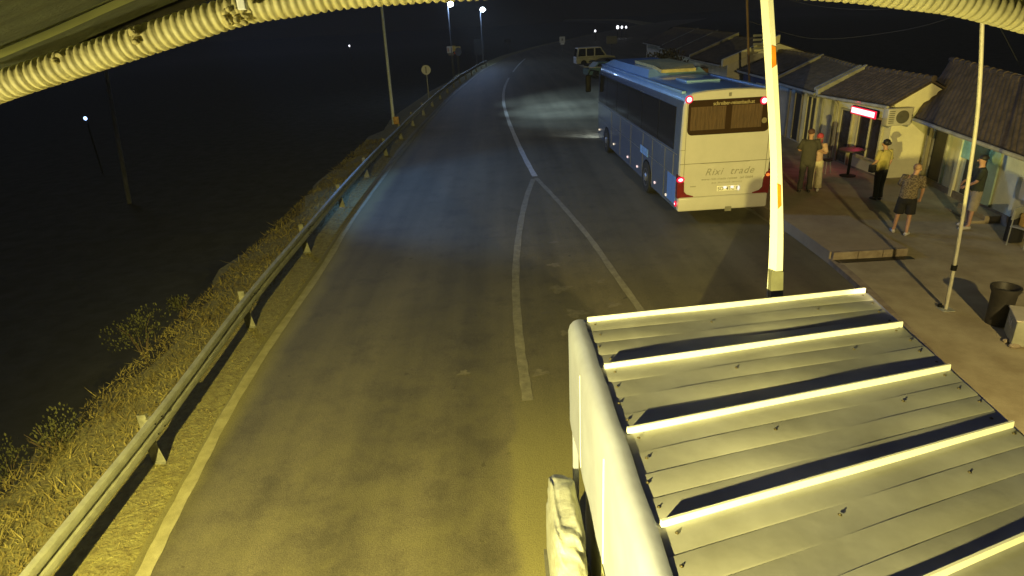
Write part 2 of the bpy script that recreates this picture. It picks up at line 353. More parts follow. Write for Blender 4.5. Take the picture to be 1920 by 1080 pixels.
# kerb edge curve from the photograph
KP = [(7.75, 34), (7.45, 27), (7.25, 21), (7.12, 17.1), (7.2, 15.2), (7.18, 13.1)]
KN = [(7.18, 13.1), (7.05, 11.5), (6.75, 9.42), (6.5, 7.7), (6.33, 6.26), (6.1, 4.0), (5.9, -6)]
def PZ(x, y):
    if y < 13.1: return .12
    if x < 8.9: return .29
    return .12 + .17 * min(1, (y - 13.1) / 5.5)
def paving():
    K = catmull([(x, y, .12) for x, y in KN], 5); K = [p for p in K]; n = len(K); b = MB()
    Rr = [Vector((30, p.y, .12)) for p in K]; Lo = [Vector((p.x + .16, p.y, .12)) for p in K]
    b.add(Lo + Rr, [(i, i + 1, n + i + 1, n + i) for i in range(n - 1)])
    ys = [13.1 + .5 * k for k in range(12)] + [20, 25, 32, 45, 60, 75]
    A = [Vector((8.9, y, PZ(9, y))) for y in ys]; B_ = [Vector((30, y, PZ(9, y))) for y in ys]; m = len(ys)
    b.add(A + B_, [(i, m + i, m + i + 1, i + 1) for i in range(m - 1)])
    tag(b.build('sidewalk', M['concrete'], fix=False), kind='structure')
    # kerb stones, one strip with joints
    b = MB()
    for i in range(n - 1):
        p, q = K[i], K[i + 1]
        for k in range(2):
            a = p.lerp(q, k / 2 + .006); c = p.lerp(q, (k + 1) / 2 - .006)
            b.add([(a.x, a.y, -.05), (a.x + .165, a.y, -.05), (a.x + .165, a.y, .124), (a.x, a.y, .118), (c.x, c.y, -.05), (c.x + .165, c.y, -.05), (c.x + .165, c.y, .124), (c.x, c.y, .118)],
                  [(0, 1, 2, 3), (4, 7, 6, 5), (3, 2, 6, 7), (0, 3, 7, 4)])
    tag(b.build('kerb', M['kerb']), kind='structure')
    P = catmull([(17.0, 75, .29), (11.8, 58, .29), (8.6, 45, .29)] + [(x, y, .29) for x, y in KP], 5); n = len(P); b = MB()
    Rr = [Vector((max(8.9, p.x + 1), p.y, .29)) for p in P]
    LoL = [Vector((p.x, p.y, -.05)) for p in P]; LoR = [Vector((p.x, p.y, -.05)) for p in Rr]
    b.add(P + Rr + LoL + LoR, [(i, i + 1, n + i + 1, n + i) for i in range(n - 1)] + [(i, 2 * n + i, 2 * n + i + 1, i + 1) for i in range(n - 1)] + [(n + i, n + i + 1, 3 * n + i + 1, 3 * n + i) for i in range(n - 1)])
    e = n - 1; b.add([P[e], Rr[e], LoR[e], LoL[e]], [(0, 1, 2, 3)])
    tag(b.build('upper_sidewalk', M['concrete2']), kind='structure')
    b = MB()
    for k in range(3): b.rbox(7.22 + k * .56, 7.22 + k * .56 + .55, 13.0, 13.098, .121, .30, .012)
    tag(b.build('step_edge', M['kerb']), kind='structure')
    b = MB(); b.box(7.25, 8.95, 12.80, 12.995, .1, .1235)  # thin dark strip laid along the foot of the step
    tag(b.build('step_dark_strip', M['doordark']), kind='structure')
paving()

# grass and litter on the verge
def grass():
    b = MB(); rnd = random.Random(11); vs = []; fs = []
    for k in range(60000):
        y = 3.6 + (rnd.random() ** 1.7) * 30
        x = rnd.uniform(-7.15, -4.5)
        if rnd.random() < .55 * (1 - abs(x + 6.4) / .9) or rnd.random() < .25: pass
        else:
            if rnd.random() < .5: continue
        off = lerp_tab(RW, y) + 5.1
        near_road = x > -5.2
        if x + lerp_tab(RW, y) + 5.1 > lerp_tab(RL, y) - .04: continue
        h = rnd.uniform(.012, .035) if x > -5.6 else (rnd.uniform(.02, .075) if rnd.random() < .93 else rnd.uniform(.08, .2))
        if near_road and rnd.random() < .25: continue
        a = rnd.uniform(0, 6.28); w = rnd.uniform(.003, .008) * (1 + y / 14); lean = rnd.uniform(.5, 2.2) * h; t = rnd.uniform(0, 6.28)
        z0 = -.03; px, py = x + off, y
        n = len(vs)
        vs += [(px - w * math.cos(a), py - w * math.sin(a), z0), (px + w * math.cos(a), py + w * math.sin(a), z0), (px + lean * math.cos(t), py + lean * math.sin(t), z0 + h)]
        fs.append((n, n + 1, n + 2))
    b.v = vs; b.f = fs; b.m = [0] * len(fs)
    o = b.build('grass', M['grass'], fix=False)
    tag(o, 'short dry yellow grass on the verge along both sides of the guardrail', 'grass', kind='stuff')
grass()
def leafmass(b, c, rx, ry, rz, n, s, rnd, up=.5):
    for k in range(n):
        while True:
            q = Vector((rnd.uniform(-1, 1), rnd.uniform(-1, 1), rnd.uniform(-1, 1)))
            if .25 < q.length < 1: break
        p = Vector((c[0] + q.x * rx, c[1] + q.y * ry, c[2] + q.z * rz))
        d = (Vector((q.x, q.y, q.z + up)) + Vector((rnd.uniform(-.6, .6), rnd.uniform(-.6, .6), rnd.uniform(-.4, .4)))).normalized()
        sd = d.orthogonal().normalized(); sd = Matrix.Rotation(rnd.uniform(0, 6.28), 3, d) @ sd
        l = s * rnd.uniform(.6, 1.6); w = l * .28
        b.add([p, p + d * l * .5 + sd * w, p + d * l, p + d * l * .5 - sd * w], [(0, 1, 2, 3)])
def bush(px, py, zz, r, h, label, seed, n=420):
    rnd = random.Random(seed); p = G(px, py, zz)
    root = empty('bush', p); tag(root, label, 'bush', 'bushes on the edge of the left verge')
    b = MB(); b.cur = 0
    for k in range(7):
        a = rnd.uniform(0, 6.28); e = Vector((math.cos(a) * r * .6, math.sin(a) * r * .6, h * rnd.uniform(.6, .95)))
        b.tube([(0, 0, -.3), e * .5 + Vector((0, 0, .05)), e], [.014, .009, .003], 5)
    b.build('stem', M['bark'], root)
    b = MB()
    for k in range(5):
        leafmass(b, (rnd.uniform(-.5, .5) * r, rnd.uniform(-.5, .5) * r, h * rnd.uniform(.4, .75)), r * .6, r * .6, h * .42, n // 4, .042, rnd, 1.6)
    b.build('foliage', M['bushleaf'], root, fix=False)
bush(268, 655, -.25, .55, .75, 'wispy green bush on the verge edge, the farther large one', 1, 520)
bush(108, 860, -.3, .42, .7, 'wispy green bush at the verge edge nearest the lower left corner', 2, 460)
bush(345, 585, -.3, .32, .45, 'low thin bush just beyond the farther large bush on the verge', 3, 260)
bush(20, 905, -.5, .4, .6, 'half hidden dark bush at the left border of the photo', 4, 300)

# ------------------------------------------------------------------ guardrail
def guardrail():
    posts = [(-5.0, 3.0), (-5.12, 7.23), (-5.37, 11.48), (-5.46, 15.9), (-5.52, 20.3), (-5.52, 24.6), (-5.46, 28.9), (-5.38, 33.2), (-5.3, 37.6), (-5.16, 42.0), (-5.0, 46.4), (-4.8, 50.8), (-4.55, 55.2), (-4.3, 59.6), (-4.0, 64), (-3.6, 68.4), (-3.2, 72.8), (-2.8, 77.2), (-2.3, 81.6), (-1.8, 86)]
    root = empty('guardrail', (posts[0][0], posts[0][1], 0)); tag(root, 'long galvanised steel guardrail along the left edge of the road', 'guardrail')
    o0 = Vector((posts[0][0], posts[0][1], 0))
    line_ = catmull([(x + .16, y, 0) for x, y in [(-4.75, -1.2)] + posts], 6)
    prof = [(-.012, .44), (.035, .47), (.05, .52), (.035, .565), (-.035, .60), (.035, .635), (.05, .68), (.035, .73), (-.012, .76)]
    b = MB(); vs = []; n = len(prof)
    for i, p in enumerate(line_):
        t = (line_[min(i + 1, len(line_) - 1)] - line_[max(i - 1, 0)]).normalized(); nn = Vector((t.y, -t.x, 0))
        for (d, z) in prof: vs.append(p + nn * d + Vector((0, 0, z)) - o0)
        for (d, z) in reversed(prof): vs.append(p + nn * (d - .006) + Vector((0, 0, z)) - o0)
    m2 = 2 * n; fs = []
    for i in range(len(line_) - 1):
        for k in range(m2):
            a = i * m2 + k; c = i * m2 + (k + 1) % m2; fs.append((a, c, c + m2, a + m2))
    b.add(vs, fs); b.build('rail', M['galv'], root, smooth=True)
    for i, (x, y) in enumerate(posts):
        b = MB(); p = Vector((x, y, 0)) - o0
        # folded C post with a flared foot
        for (xa, xb, ya, yb) in [(-.06, .06, -.005, 0.0), (-.06, -.054, 0, .05), (.054, .06, 0, .05)]:
            b.box(p.x + xa, p.x + xb, p.y + ya, p.y + yb, -.4, .775)
        b.add([(p.x - .06, p.y - .008, .0), (p.x + .14, p.y - .008, 0), (p.x + .07, p.y - .008, .4), (p.x - .06, p.y - .008, .4), (p.x - .06, p.y - .03, -.02), (p.x + .15, p.y - .05, -.02)], [(0, 1, 2, 3), (0, 4, 5, 1)])
        b.box(p.x + .06, p.x + .15, p.y - .04, p.y + .05, .52, .72)
        post = b.build('post', M['galvpost'], root)
        for dy in (-.09, .09):
            for z in (.52, .68):
                if y < 26: b = MB(); b.lathe([(.012, 0), (.012, .012), (.004, .018)], (p.x + .16 + .05, p.y + dy, z), 6, Matrix.Rotation(R_(90), 3, 'Y')); b.build('bolt', M['black'], post)
guardrail()

# ------------------------------------------------------------------ poles, lamps, signs on the left
def pole_thing(name, base, top, r0, r1, m, label, cat, group=None):
    root = empty(name, base); tag(root, label, cat, group)
    b = MB(); b.tube([(0, 0, -.3), (Vector(top) - Vector(base)) * .5, Vector(top) - Vector(base)], [r0, (r0 + r1) / 2, r1], 12)
    b.build('pole', m, root, smooth=True); return root
t = pole_thing('lamp_post', (-6.6, 38.9, -.2), (-6.42, 38.9, 9.3), .10, .065, M['polelamp'], 'tall pale lamp post rising behind the guardrail with an orange box at its foot', 'lamp post')
b = MB(); b.rbox(.02, .36, -.2, -.02, .18, .62, .05); b.build('reflector_box', mat('amber_reflector', (.60, .34, .10), .5, scale=12, var=.4), t, smooth=True)
b = MB(); b.tube([(.18, 0, 9.45), (.6, -.1, 9.75), (1.3, -.4, 9.8)], .04, 8); b.build('arm', M['polelamp'], t)
b = MB(); b.rbox(1.2, 1.55, -.95, -.35, 9.74, 9.84, .03); b.build('lamp_head', M['galv'], t)
ub = G(248, 415, -4.3); ut = atY(196, 118, ub.y); pole_thing('utility_pole', tuple(ub), tuple(ut + (ut - ub) * .25), .13, .09, M['utilwood'], 'dim wooden utility pole standing alone in the dark field at left', 'utility pole')
def street_lamp(x, Y, px, py, label):
    h = atY(px, py, Y); root = empty('street_lamp', (h.x - .35, Y, -.2)); tag(root, label, 'street lamp', 'lit street lamps far along the road')
    b = MB(); z = h.z + .2
    b.tube([(0, 0, -.3), (0, 0, z - .5), (.1, 0, z - .05)], [.11, .07, .05], 10); b.build('pole', M['woodgrey'], root, smooth=True)
    b = MB(); b.blob((.35, -.1, z + .08), .36, .55, .12); b.build('lamp_housing', M['galv'], root, smooth='all')
    b = MB(); b.blob((.35, -.25, z), .34, .36, .27); b.build('lamp_glass', E_white, root, smooth='all')
    l = bpy.data.lights.new('street_light', 'POINT'); l.energy = LAMP_E; l.color = (.30, .52, 1); l.shadow_soft_size = .4
    o = bpy.data.objects.new('street_light', l); col.objects.link(o); o.location = (h.x, Y - .7, h.z - .4)
    return h
LAMP_E = 380
HAZE = .00048
street_lamp(0, 79, 845, 8, 'lit street lamp high above the blue road sign, the left one of two')
street_lamp(0, 90, 905, 18, 'lit street lamp farther along, the right one of two')
def sign(base, parts, label, cat='road sign', poles=((0, 0),), ph=3, group=None, pm='galv'):
    root = empty('road_sign', base); tag(root, label, cat, group)
    for (x, y) in poles:
        b = MB(); b.tube([(x, y, -.4), (x, y, ph)], .04, 8); b.build('pole', M[pm], root)
    for nm, f, m in parts:
        b = MB(); f(b); b.build(nm, m, root)
    return root
def disc(cx, z, r, y=-.08, n=24, th=.02, sq=1.0):
    def f(b): b.prism([(cx + r * math.cos(2 * math.pi * k / n), y, z + r * sq * math.sin(2 * math.pi * k / n)) for k in range(n)], (0, th, 0))
    return f
def rect(x0, x1, z0, z1, y=-.08, th=.02):
    def f(b): b.box(x0, x1, y, y + th, z0, z1)
    return f
p = atY(799, 131, 51.65)
sign((p.x, 51.65, 0), [('sign_face', disc(0, p.z, .36), M['signwhite']), ('sign_bar', rect(-.06, .05, p.z - .25, p.z + .25, -.09, .008), M['signgrey'])], 'small round grey white sign on a thin pole behind the guardrail', ph=p.z + .2)
a = atY(850, 93, 79)
sign((a.x, 79, 0), [('sign_panel', rect(-.75, -.1, -.35 + a.z, .38 + a.z), M['signwhite']),
    ('pictogram', rect(-.68, -.5, -.2 + a.z, .2 + a.z, -.086, .005), mat('pale_red_face', (.5, .3, .26), .5)),
    ('sign_panel', rect(-.1, .28, -.2 + a.z, .42 + a.z), M['signyel']), ('lower_panel', rect(-.62, .02, -.62 + a.z, -.38 + a.z), mat('dim_sign', (.2, .17, .15), .6)), ('lower_panel', rect(.05, .2, -.5 + a.z, -.3 + a.z), M['signred'])],
    'cluster of white and yellow sign panels on poles left of the road far ahead', poles=((-.1, 0), (.4, 0)), ph=a.z + .3, pm='woodgrey')
a2 = atY(858, 96, 78)
sign((a2.x, 78, 0), [('sign_face', disc(.08, a2.z - .05, .36, sq=1.3), M['signblue']), ('top_panel', rect(-.32, .38, a2.z + .3, a2.z + .52, -.075), M['signwhite'])], 'round blue sign overlapping the white and yellow sign cluster', ph=a2.z + .1, pm='woodgrey')
a3 = atY(898, 88, 95)
sign((a3.x, 95, 0), [('sign_panel', rect(-.68, .7, a3.z - 1.05, a3.z + 1.05), mat('dark_sign_back', (.035, .035, .035), .8))], 'large dim grey board below the right lit street lamp', 'board', poles=((-.4, 0), (.4, 0)), ph=a3.z + .5, pm='woodgrey')
a4 = atY(1054, 75, 95)
sign((a4.x, 95, 0), [('sign_panel', rect(-.38, .4, a4.z - .35, a4.z + .45), M['signwhite']), ('pictogram', rect(-.1, .14, a4.z - .1, a4.z + .2, -.09, .008), M['signgrey']), ('lower_panel', rect(-.24, .3, a4.z - .6, a4.z - .37), mat('bright_sign', (.7, .7, .7), .5))], 'small white sign above the dark road, left of the parked van', ph=a4.z + .4, pm='woodgrey')
a5 = atY(1147, 75, 92)
sign((a5.x, 92, 0), [('sign_panel', rect(-.72, .72, a5.z - .5, a5.z + .5), M['signgrey'])], 'wide grey sign board above the parked van', ph=a5.z + .4, pm='woodgrey')
a6 = atY(952, 77, 130)
sign((a6.x, 130, 0), [('sign_panel', rect(-.6, .6, a6.z - .2, a6.z + .25), mat('dim_board', (.06, .06, .055), .7))], 'tiny dim sign at the far end of the road', ph=a6.z + .3, pm='woodgrey')
for (px, py, Y, s, m, lb) in [(655, 86, 120, .17, E_far, 'single tiny white lamp far beyond the tall lamp post'), (160, 222, 45, .13, E_farb, 'small bluish lamp glowing in the dark field at far left'),
      (1116, 58, 150, .26, E_far, 'lone faint lamp above the parked van'), (1158, 51, 160, .42, E_far, 'leftmost of the three faint lamps in a row'), (1166, 51, 160, .32, E_far, 'middle one of the three faint lamps in a row'), (1174, 51, 160, .28, E_far, 'rightmost of the three faint lamps in a row')]:
    q = atY(px, py, Y); gz = -4.4 if q.x < -15 else -.2
    root = empty('distant_lamp', (q.x, Y, gz)); tag(root, lb, 'lamp', 'far lamps in the dark')
    b = MB(); b.blob((0, 0, q.z - gz), s * .8, s, s); b.build('lamp_glass', m, root, smooth='all')
    b = MB(); b.tube([(0, .05, -.3), (0, .05, q.z - gz - .1)], .06, 6); b.build('pole', M['woodgrey'], root)

# ------------------------------------------------------------------ writing
def text(name, s, size, m, parent, loc, rot, shear=0.0, spacing=1.0, depth=.002, align='CENTER', sx=1.0):
    cu = bpy.data.curves.new('txt', 'FONT'); cu.body = s; cu.size = size; cu.shear = shear; cu.space_character = spacing
    cu.align_x = align; cu.align_y = 'CENTER'; cu.extrude = depth
    to = bpy.data.objects.new('txt', cu); col.objects.link(to)
    dg = bpy.context.evaluated_depsgraph_get(); me = bpy.data.meshes.new_from_object(to.evaluated_get(dg))
    bpy.data.objects.remove(to); bpy.data.curves.remove(cu)
    me.name = name; me.materials.clear(); me.materials.append(m)
    o = bpy.data.objects.new(name, me); col.objects.link(o); o.parent = parent; o.location = loc; o.rotation_euler = rot; o.scale = (sx, 1, 1)
    return o

# ------------------------------------------------------------------ coach
BX, BY, BYAW, BL, BW = 4.68, 16.75, .03, 12.9, 2.53
bus = empty('coach', (BX, BY, 0), BYAW)
tag(bus, 'large white touring coach with lit tail lamps stopped at the kerb, seen from behind', 'coach')
BINV = Matrix.Rotation(-BYAW, 3, 'Z')
def bus_plane(px, py, axis, val):
    o = BINV @ (CAM - Vector((BX, BY, 0))); d = BINV @ ray(px, py); t = (val - o[axis]) / d[axis]; return o + d * t
def SIDE(px, py): q = bus_plane(px, py, 0, 0); return q.y, q.z
def REAR(px, py): q = bus_plane(px, py, 1, 0); return q.x, q.z
H_ = 3.50
def bus_body():
    half = [(1.265, .34), (1.265, 1.1), (1.262, 2.0), (1.235, 3.05), (1.20, 3.25), (1.12, 3.38), (.98, 3.46), (.6, 3.50), (0, 3.52)]
    prof = [(1.265 + x, z) for x, z in half] + [(1.265 - x, z) for x, z in reversed(half[:-1])]
    secs = [(-.0, .05, .03), (.05, .015, .0), (.16, 0, 0), (6, 0, 0), (12.0, 0, 0), (12.5, .05, .02), (12.78, .16, .10), (12.9, .32, .22)]
    b = MB(); vs = []; n = len(prof)
    for y, ins, dz in secs:
        k = 1 - ins / 1.265
        for x, z in prof: vs.append((1.265 + (x - 1.265) * k, y + (.0 if y < 6 else -.12 * max(0, z - 1.6)), .34 + (z - .34) * (1 - dz / 3.2)))
    fs = []
    for i in range(len(secs) - 1):
        for k in range(n):
            a = i * n + k; c = i * n + (k + 1) % n; fs.append((a, c, c + n, a + n))
    fs.append(tuple(range(n))); fs.append(tuple(range((len(secs) - 1) * n, len(secs) * n)))
    b.add(vs, fs)
    ns = len(secs) - 1
    for q in range(len(fs)):
        i, k = divmod(q, n)
        if i >= ns: b.m[q] = 0
        elif i < 1: b.m[q] = 0
        else: b.m[q] = 2 if 4 <= k <= 11 else 1
    b.build('body', [M['buswhite'], M['busside'], M['busroof']], bus, smooth=True)
bus_body()
# bumper skirt at the rear (slightly proud)
b = MB(); b.rbox(.02, 2.51, -.07, .3, .30, .70, .05); bm_o = b.build('rear_bumper', M['buswhite'], bus, smooth=True)
u, z = REAR(1363, 390)
b = MB(); b.box(u - .09, u + .09, -.078, -.06, z - .06, z + .07); b.build('tow_cover', M['seam'], bm_o)
# side window bands
for sx in (0, 1):
    b = MB()
    for (y0, y1) in [(.55, 2.2), (2.24, 4.2), (4.24, 6.2), (6.24, 8.2), (8.24, 10.2), (10.24, 11.9)]:
        xa, xb = (-.012, .03) if sx == 0 else (BW - .03, BW + .012)
        zb = 1.92
        lean = .028
        if sx == 0: pts = [(-.012, y0, zb), (-.012, y1, zb), (.022, y1, 3.06), (.022, y0, 3.06)]
        else: pts = [(BW + .012, y0, zb), (BW + .012, y1, zb), (BW - .022, y1, 3.06), (BW - .022, y0, 3.06)]
        b.prism(pts, (.03 if sx == 0 else -.03, 0, 0))
    b.build('side_windows', M['glass'], bus)
    x = -.006 if sx == 0 else BW + .006
    b = MB()
    for y in (.5, 1.35, 2.75, 3.95, 5.7, 7.5, 9.2): b.box(x - .004, x + .004, y - .006, y + .006, .42, 1.82)
    b.box(x - .004, x + .004, .2, 12.3, 1.84, 1.856); b.box(x - .004, x + .004, .2, 12.3, 1.24, 1.252)
    b.build('side_seams', M['seam'], bus)
b = MB(); b.prism([(.15, 12.9, 1.3), (2.38, 12.9, 1.3), (2.38, 12.72, 3.1), (.15, 12.72, 3.1)], (0, .02, 0)); b.build('windscreen', M['glass'], bus)
# rear side panel, its lit look put into the lighter blue, and sticker
v0, z0 = SIDE(1262, 380); v1, z1 = SIDE(1240, 312)
b = MB(); b.box(-.010, .01, .16, .98, .45, 1.22); b.build('side_flap', mat('flap_lit_blue', (.13, .26, .62), .3, var=.05), bus)
v, z = SIDE(1207, 282)
b = MB(); b.box(-.010, .0, v - .55, v + .45, z - .12, z + .12); b.build('side_sticker', mat('blue_sticker', (.3, .55, .95), .3, var=.4, scale=5), bus)
# wheels
for sx in (0, 1):
    for y in (3.35, 10.15):
        x0 = -.02 if sx == 0 else BW + .02; s = -1 if sx == 0 else 1
        rot = Matrix.Rotation(R_(90), 3, 'Y')
        b = MB(); n = 24
        arc = [(x0 - s * .012, y + .60 * math.cos(math.pi * k / n), .45 + .62 * math.sin(math.pi * k / n)) for k in range(n + 1)] + [(x0 - s * .012, y - .60, .33), (x0 - s * .012, y + .60, .33)]
        b.prism(arc, (-s * .02, 0, 0)); b.build('wheel_arch', M['black'], bus)
        w = MB(); w.lathe([(.30, -.14), (.47, -.15), (.51, -.10), (.51, .10), (.47, .15), (.30, .14)], (x0 - s * .13, y, .51), 28, rot); wo = w.build('wheel', M['rubber'], bus, smooth=True)
        r = MB(); r.lathe([(.30, -.02), (.28, .02), (.2, -.03), (.12, .03), (.10, .05)], (x0 - s * .005, y, .51), 20, Matrix.Rotation(R_(90 * s), 3, 'Y')); r.build('rim', M['rim'], wo, smooth=True)
# marker lamps
for (px, py), m in [((1124, 243), E_mark2), ((1151, 270), E_mark2), ((1177, 294), E_mark), ((1195, 312), E_mark), ((1228, 342), E_mark), ((1249, 365), E_mark2)]:
    v, z = SIDE(px, py)
    b = MB(); b.blob((-.015, v, z), .02, .07, .042); b.build('marker_lamp', m, bus, smooth='all')
b = MB(); b.blob((-.03, .03, .52), .03, .06, .05); b.build('marker_lamp', E_redcore, bus, smooth='all')
b = MB(); b.blob((-.03, .03, .52), .025, .1, .085); b.build('marker_lamp_rim', E_ledred, bus, smooth='all')
# rear window: rounded glass, curtains behind
def rrect(x0, x1, z0, z1, r, n=6):
    P = []
    for cx, cz, a0 in [(x1 - r, z1 - r, 0), (x0 + r, z1 - r, 90), (x0 + r, z0 + r, 180), (x1 - r, z0 + r, 270)]:
        for k in range(n + 1):
            a = R_(a0 + 90 * k / n); P.append((cx + r * math.cos(a), cz + r * math.sin(a)))
    return P
rx0, rx1, rz0, rz1 = .17, 2.37, 2.37, 3.27
b = MB(); b.prism([(x, -.012, z) for x, z in rrect(rx0, rx1, rz0, rz1, .14)], (0, .03, 0)); gl = b.build('rear_window', M['rearglass'], bus)
def curtain(x0, x1):
    b = MB(); n = 60; vs = []
    for zi, z in enumerate((2.50, 3.10)):
        for i in range(n + 1):
            x = x0 + (x1 - x0) * i / n; vs.append((x, -.020 - .0025 * math.sin(i * .9) - .0015 * math.sin(i * 2.3 + 1), z))
    fs = [(i, i + 1, n + 2 + i, n + 1 + i) for i in range(n)]
    b.add(vs, fs); b.build('curtain', M['curtain'], gl, smooth='all', fix=False)
curtain(.24, 1.17); curtain(1.33, 2.14)
text('rear_lettering', 'schreiber-reisenbach.at', .135, M['palelet'], gl, (1.36, -.034, 3.165), (R_(90), 0, 0), depth=.002, sx=.86)
b = MB(); b.prism([(2.22 + .07 * math.cos(a * .524), -.022, 2.66 + .075 * math.sin(a * .524)) for a in range(12)], (0, .008, 0)); b.build('round_sticker', mat('sticker', (.22, .18, .10), .5), gl)
# panel seams on the rear
b = MB()
zs = REAR(1370, 303)[1]
b.box(.03, 2.50, -.008, .01, zs - .008, zs + .008)
b.box(.145, .157, -.008, .01, .72, 3.35); b.box(2.385, 2.397, -.008, .01, .72, 3.35); b.box(.02, .15, -.008, .01, 1.98, 1.992)
b.box(1.22, 1.28, -.03, .01, 3.33, 3.42); b.build('rear_seams', M['seam'], bus)
b = MB(); b.prism([(.6, -.02, zs - .01), (1.95, -.02, zs - .01), (1.75, -.045, zs - .07), (.8, -.045, zs - .07)], (0, .04, 0)); b.build('rear_handle_ledge', M['buswhite'], bus)
u0, zt = REAR(1364, 321)
b = MB()
tx = text('rear_logo_lettering', 'Rixi  trade', .27, M['greylet'], bus, (u0 + .05, -.006, zt), (R_(90), 0, 0), shear=.35, spacing=1.15, depth=.003)
u1, zt2 = REAR(1364, 334); text('rear_small_lettering', 'www.rixi-trade reisen  tel 0664', .10, M['greylet'], bus, (u0, -.006, zt2), (R_(90), 0, 0), shear=.2, spacing=1.1, depth=.003)
u1, zt3 = REAR(1364, 341); text('rear_small_lettering', 'bus touristik service', .075, M['greylet'], bus, (u0, -.006, zt3), (R_(90), 0, 0), shear=.2, spacing=1.3, depth=.003)
# number plate with lamps
u0, zp = REAR(1364, 352)
b = MB(); b.rbox(u0 - .30, u0 + .30, -.03, 0, zp - .075, zp + .075, .01); pl = b.build('number_plate', mat('plate_white', (.8, .78, .68), .4, var=.1), bus)
text('plate_lettering', 'SO  4TC 8', .13, M['black'], pl, (u0, -.032, zp - .01), (R_(90), 0, 0), depth=.002)
for du, s in ((-.09, 1), (.11, 1), (.29, .6)):
    b = MB(); b.blob((u0 + du, -.05, zp + (.03 if s == 1 else -.01)), .05 * s, .02, .035 if s == 1 else .07); b.build('plate_lamp', E_plate, bus, smooth='all')
u, z = REAR(1299, 350); b = MB(); b.box(u - .08, u + .08, -.01, 0, z - .012, z + .012); b.build('small_badge', M['greylet'], bus)
# round high brake lamps
for px, py in ((1291.5, 186.5), (1432, 188)):
    u, z = REAR(px, py); b = MB(); b.blob((u, -.05, z), .068, .03, .068); b.build('high_brake_lamp', E_redcore, gl, smooth='all')
    b = MB(); n = 28
    for k in range(n):
        pass
    b.lathe([(.062, -.01), (.10, -.01), (.10, .01), (.062, .01)], (u, -.03, z), 24, Matrix.Rotation(R_(90), 3, 'X')); b.build('high_brake_lamp_rim', E_ledred, gl)
# tail lamp clusters
for s in (0, 1):
    def X_(x): return x if s == 0 else BW - x
    pts = [(-.015, 1.33), (.10, 1.27), (.165, 1.10), (.175, .86), (.25, .78), (.44, .72), (.44, .68), (.0, .68), (-.015, .8)]
    b = MB(); b.prism([(X_(x), -.03, z) for x, z in pts], (0, .16, 0)); tl = b.build('tail_lamp', M['redplastic'], bus)
    u, z = (.06, REAR(1272, 337)[1])
    if s == 0:
        b = MB(); b.blob((X_(u), -.045, z), .075, .02, .05); b.build('brake_light', E_redcore, tl, smooth='all')
        b = MB(); b.blob((X_(u), -.038, z), .115, .02, .085); b.build('brake_light_rim', E_ledred, tl, smooth='all')
    else:
        b = MB(); b.blob((X_(u), -.045, z), .06, .02, .045); b.build('brake_light', E_orange, tl, smooth='all')
# roof fairing, hatch and air unit
b = MB()
def frus(b, x0, x1, y0, y1, z0, z1, ix, iy0, iy1):
    b.add([(x0, y0, z0), (x1, y0, z0), (x1, y1, z0), (x0, y1, z0), (x0 + ix, y0 + iy0, z1), (x1 - ix, y0 + iy0, z1), (x1 - ix, y1 - iy1, z1), (x0 + ix, y1 - iy1, z1)],
          [(0, 3, 2, 1), (4, 5, 6, 7), (0, 1, 5, 4), (1, 2, 6, 5), (2, 3, 7, 6), (3, 0, 4, 7)])
frus(b, .26, 2.27, 4.6, 12.2, 3.44, 3.68, .16, .5, 1.2); fo = b.build('roof_fairing', M['busroof'], bus)
b = MB(); b.prism([(.7, 4.6, 3.69), (1.83, 4.6, 3.69), (1.9, 5.2, 3.78), (1.9, 8.0, 3.80), (.62, 8.0, 3.80), (.62, 5.2, 3.78)], (0, 0, -.1)); b.build('air_unit', mat('air_unit_cover', (.48, .42, .18), .6, var=.4, scale=5), fo)
b = MB(); b.rbox(.75, 1.75, 2.1, 3.2, 3.5, 3.56, .03); b.build('roof_hatch', M['busroof'], bus, smooth=True)
b = MB(); b.rbox(.1, .22, .4, 12.0, 3.40, 3.47, .02); b.rbox(BW - .22, BW - .1, .4, 12.0, 3.40, 3.47, .02); b.build('roof_gutter', M['busroof'], bus, smooth=True)
# mirror
b = MB(); b.tube([(.1, 12.75, 3.1), (-.2, 13.1, 3.15), (-.3, 13.15, 2.95)], .03, 8); b.rbox(-.42, -.18, 13.05, 13.2, 2.2, 2.95, .05); b.build('wing_mirror', M['black'], bus, smooth=True)
b = MB(); b.tube([(BW - .1, 12.75, 3.1), (BW + .2, 13.1, 3.15), (BW + .3, 13.15, 2.95)], .03, 8); b.rbox(BW + .18, BW + .42, 13.05, 13.2, 2.2, 2.95, .05); b.build('wing_mirror', M['black'], bus, smooth=True)
for x in (.3, BW - .3):
    b = MB(); b.blob((x, 12.92, .75), .18, .04, .1); b.build('headlight', emit('headlight_glow', (.8, .9, 1), 6), bus, smooth='all')

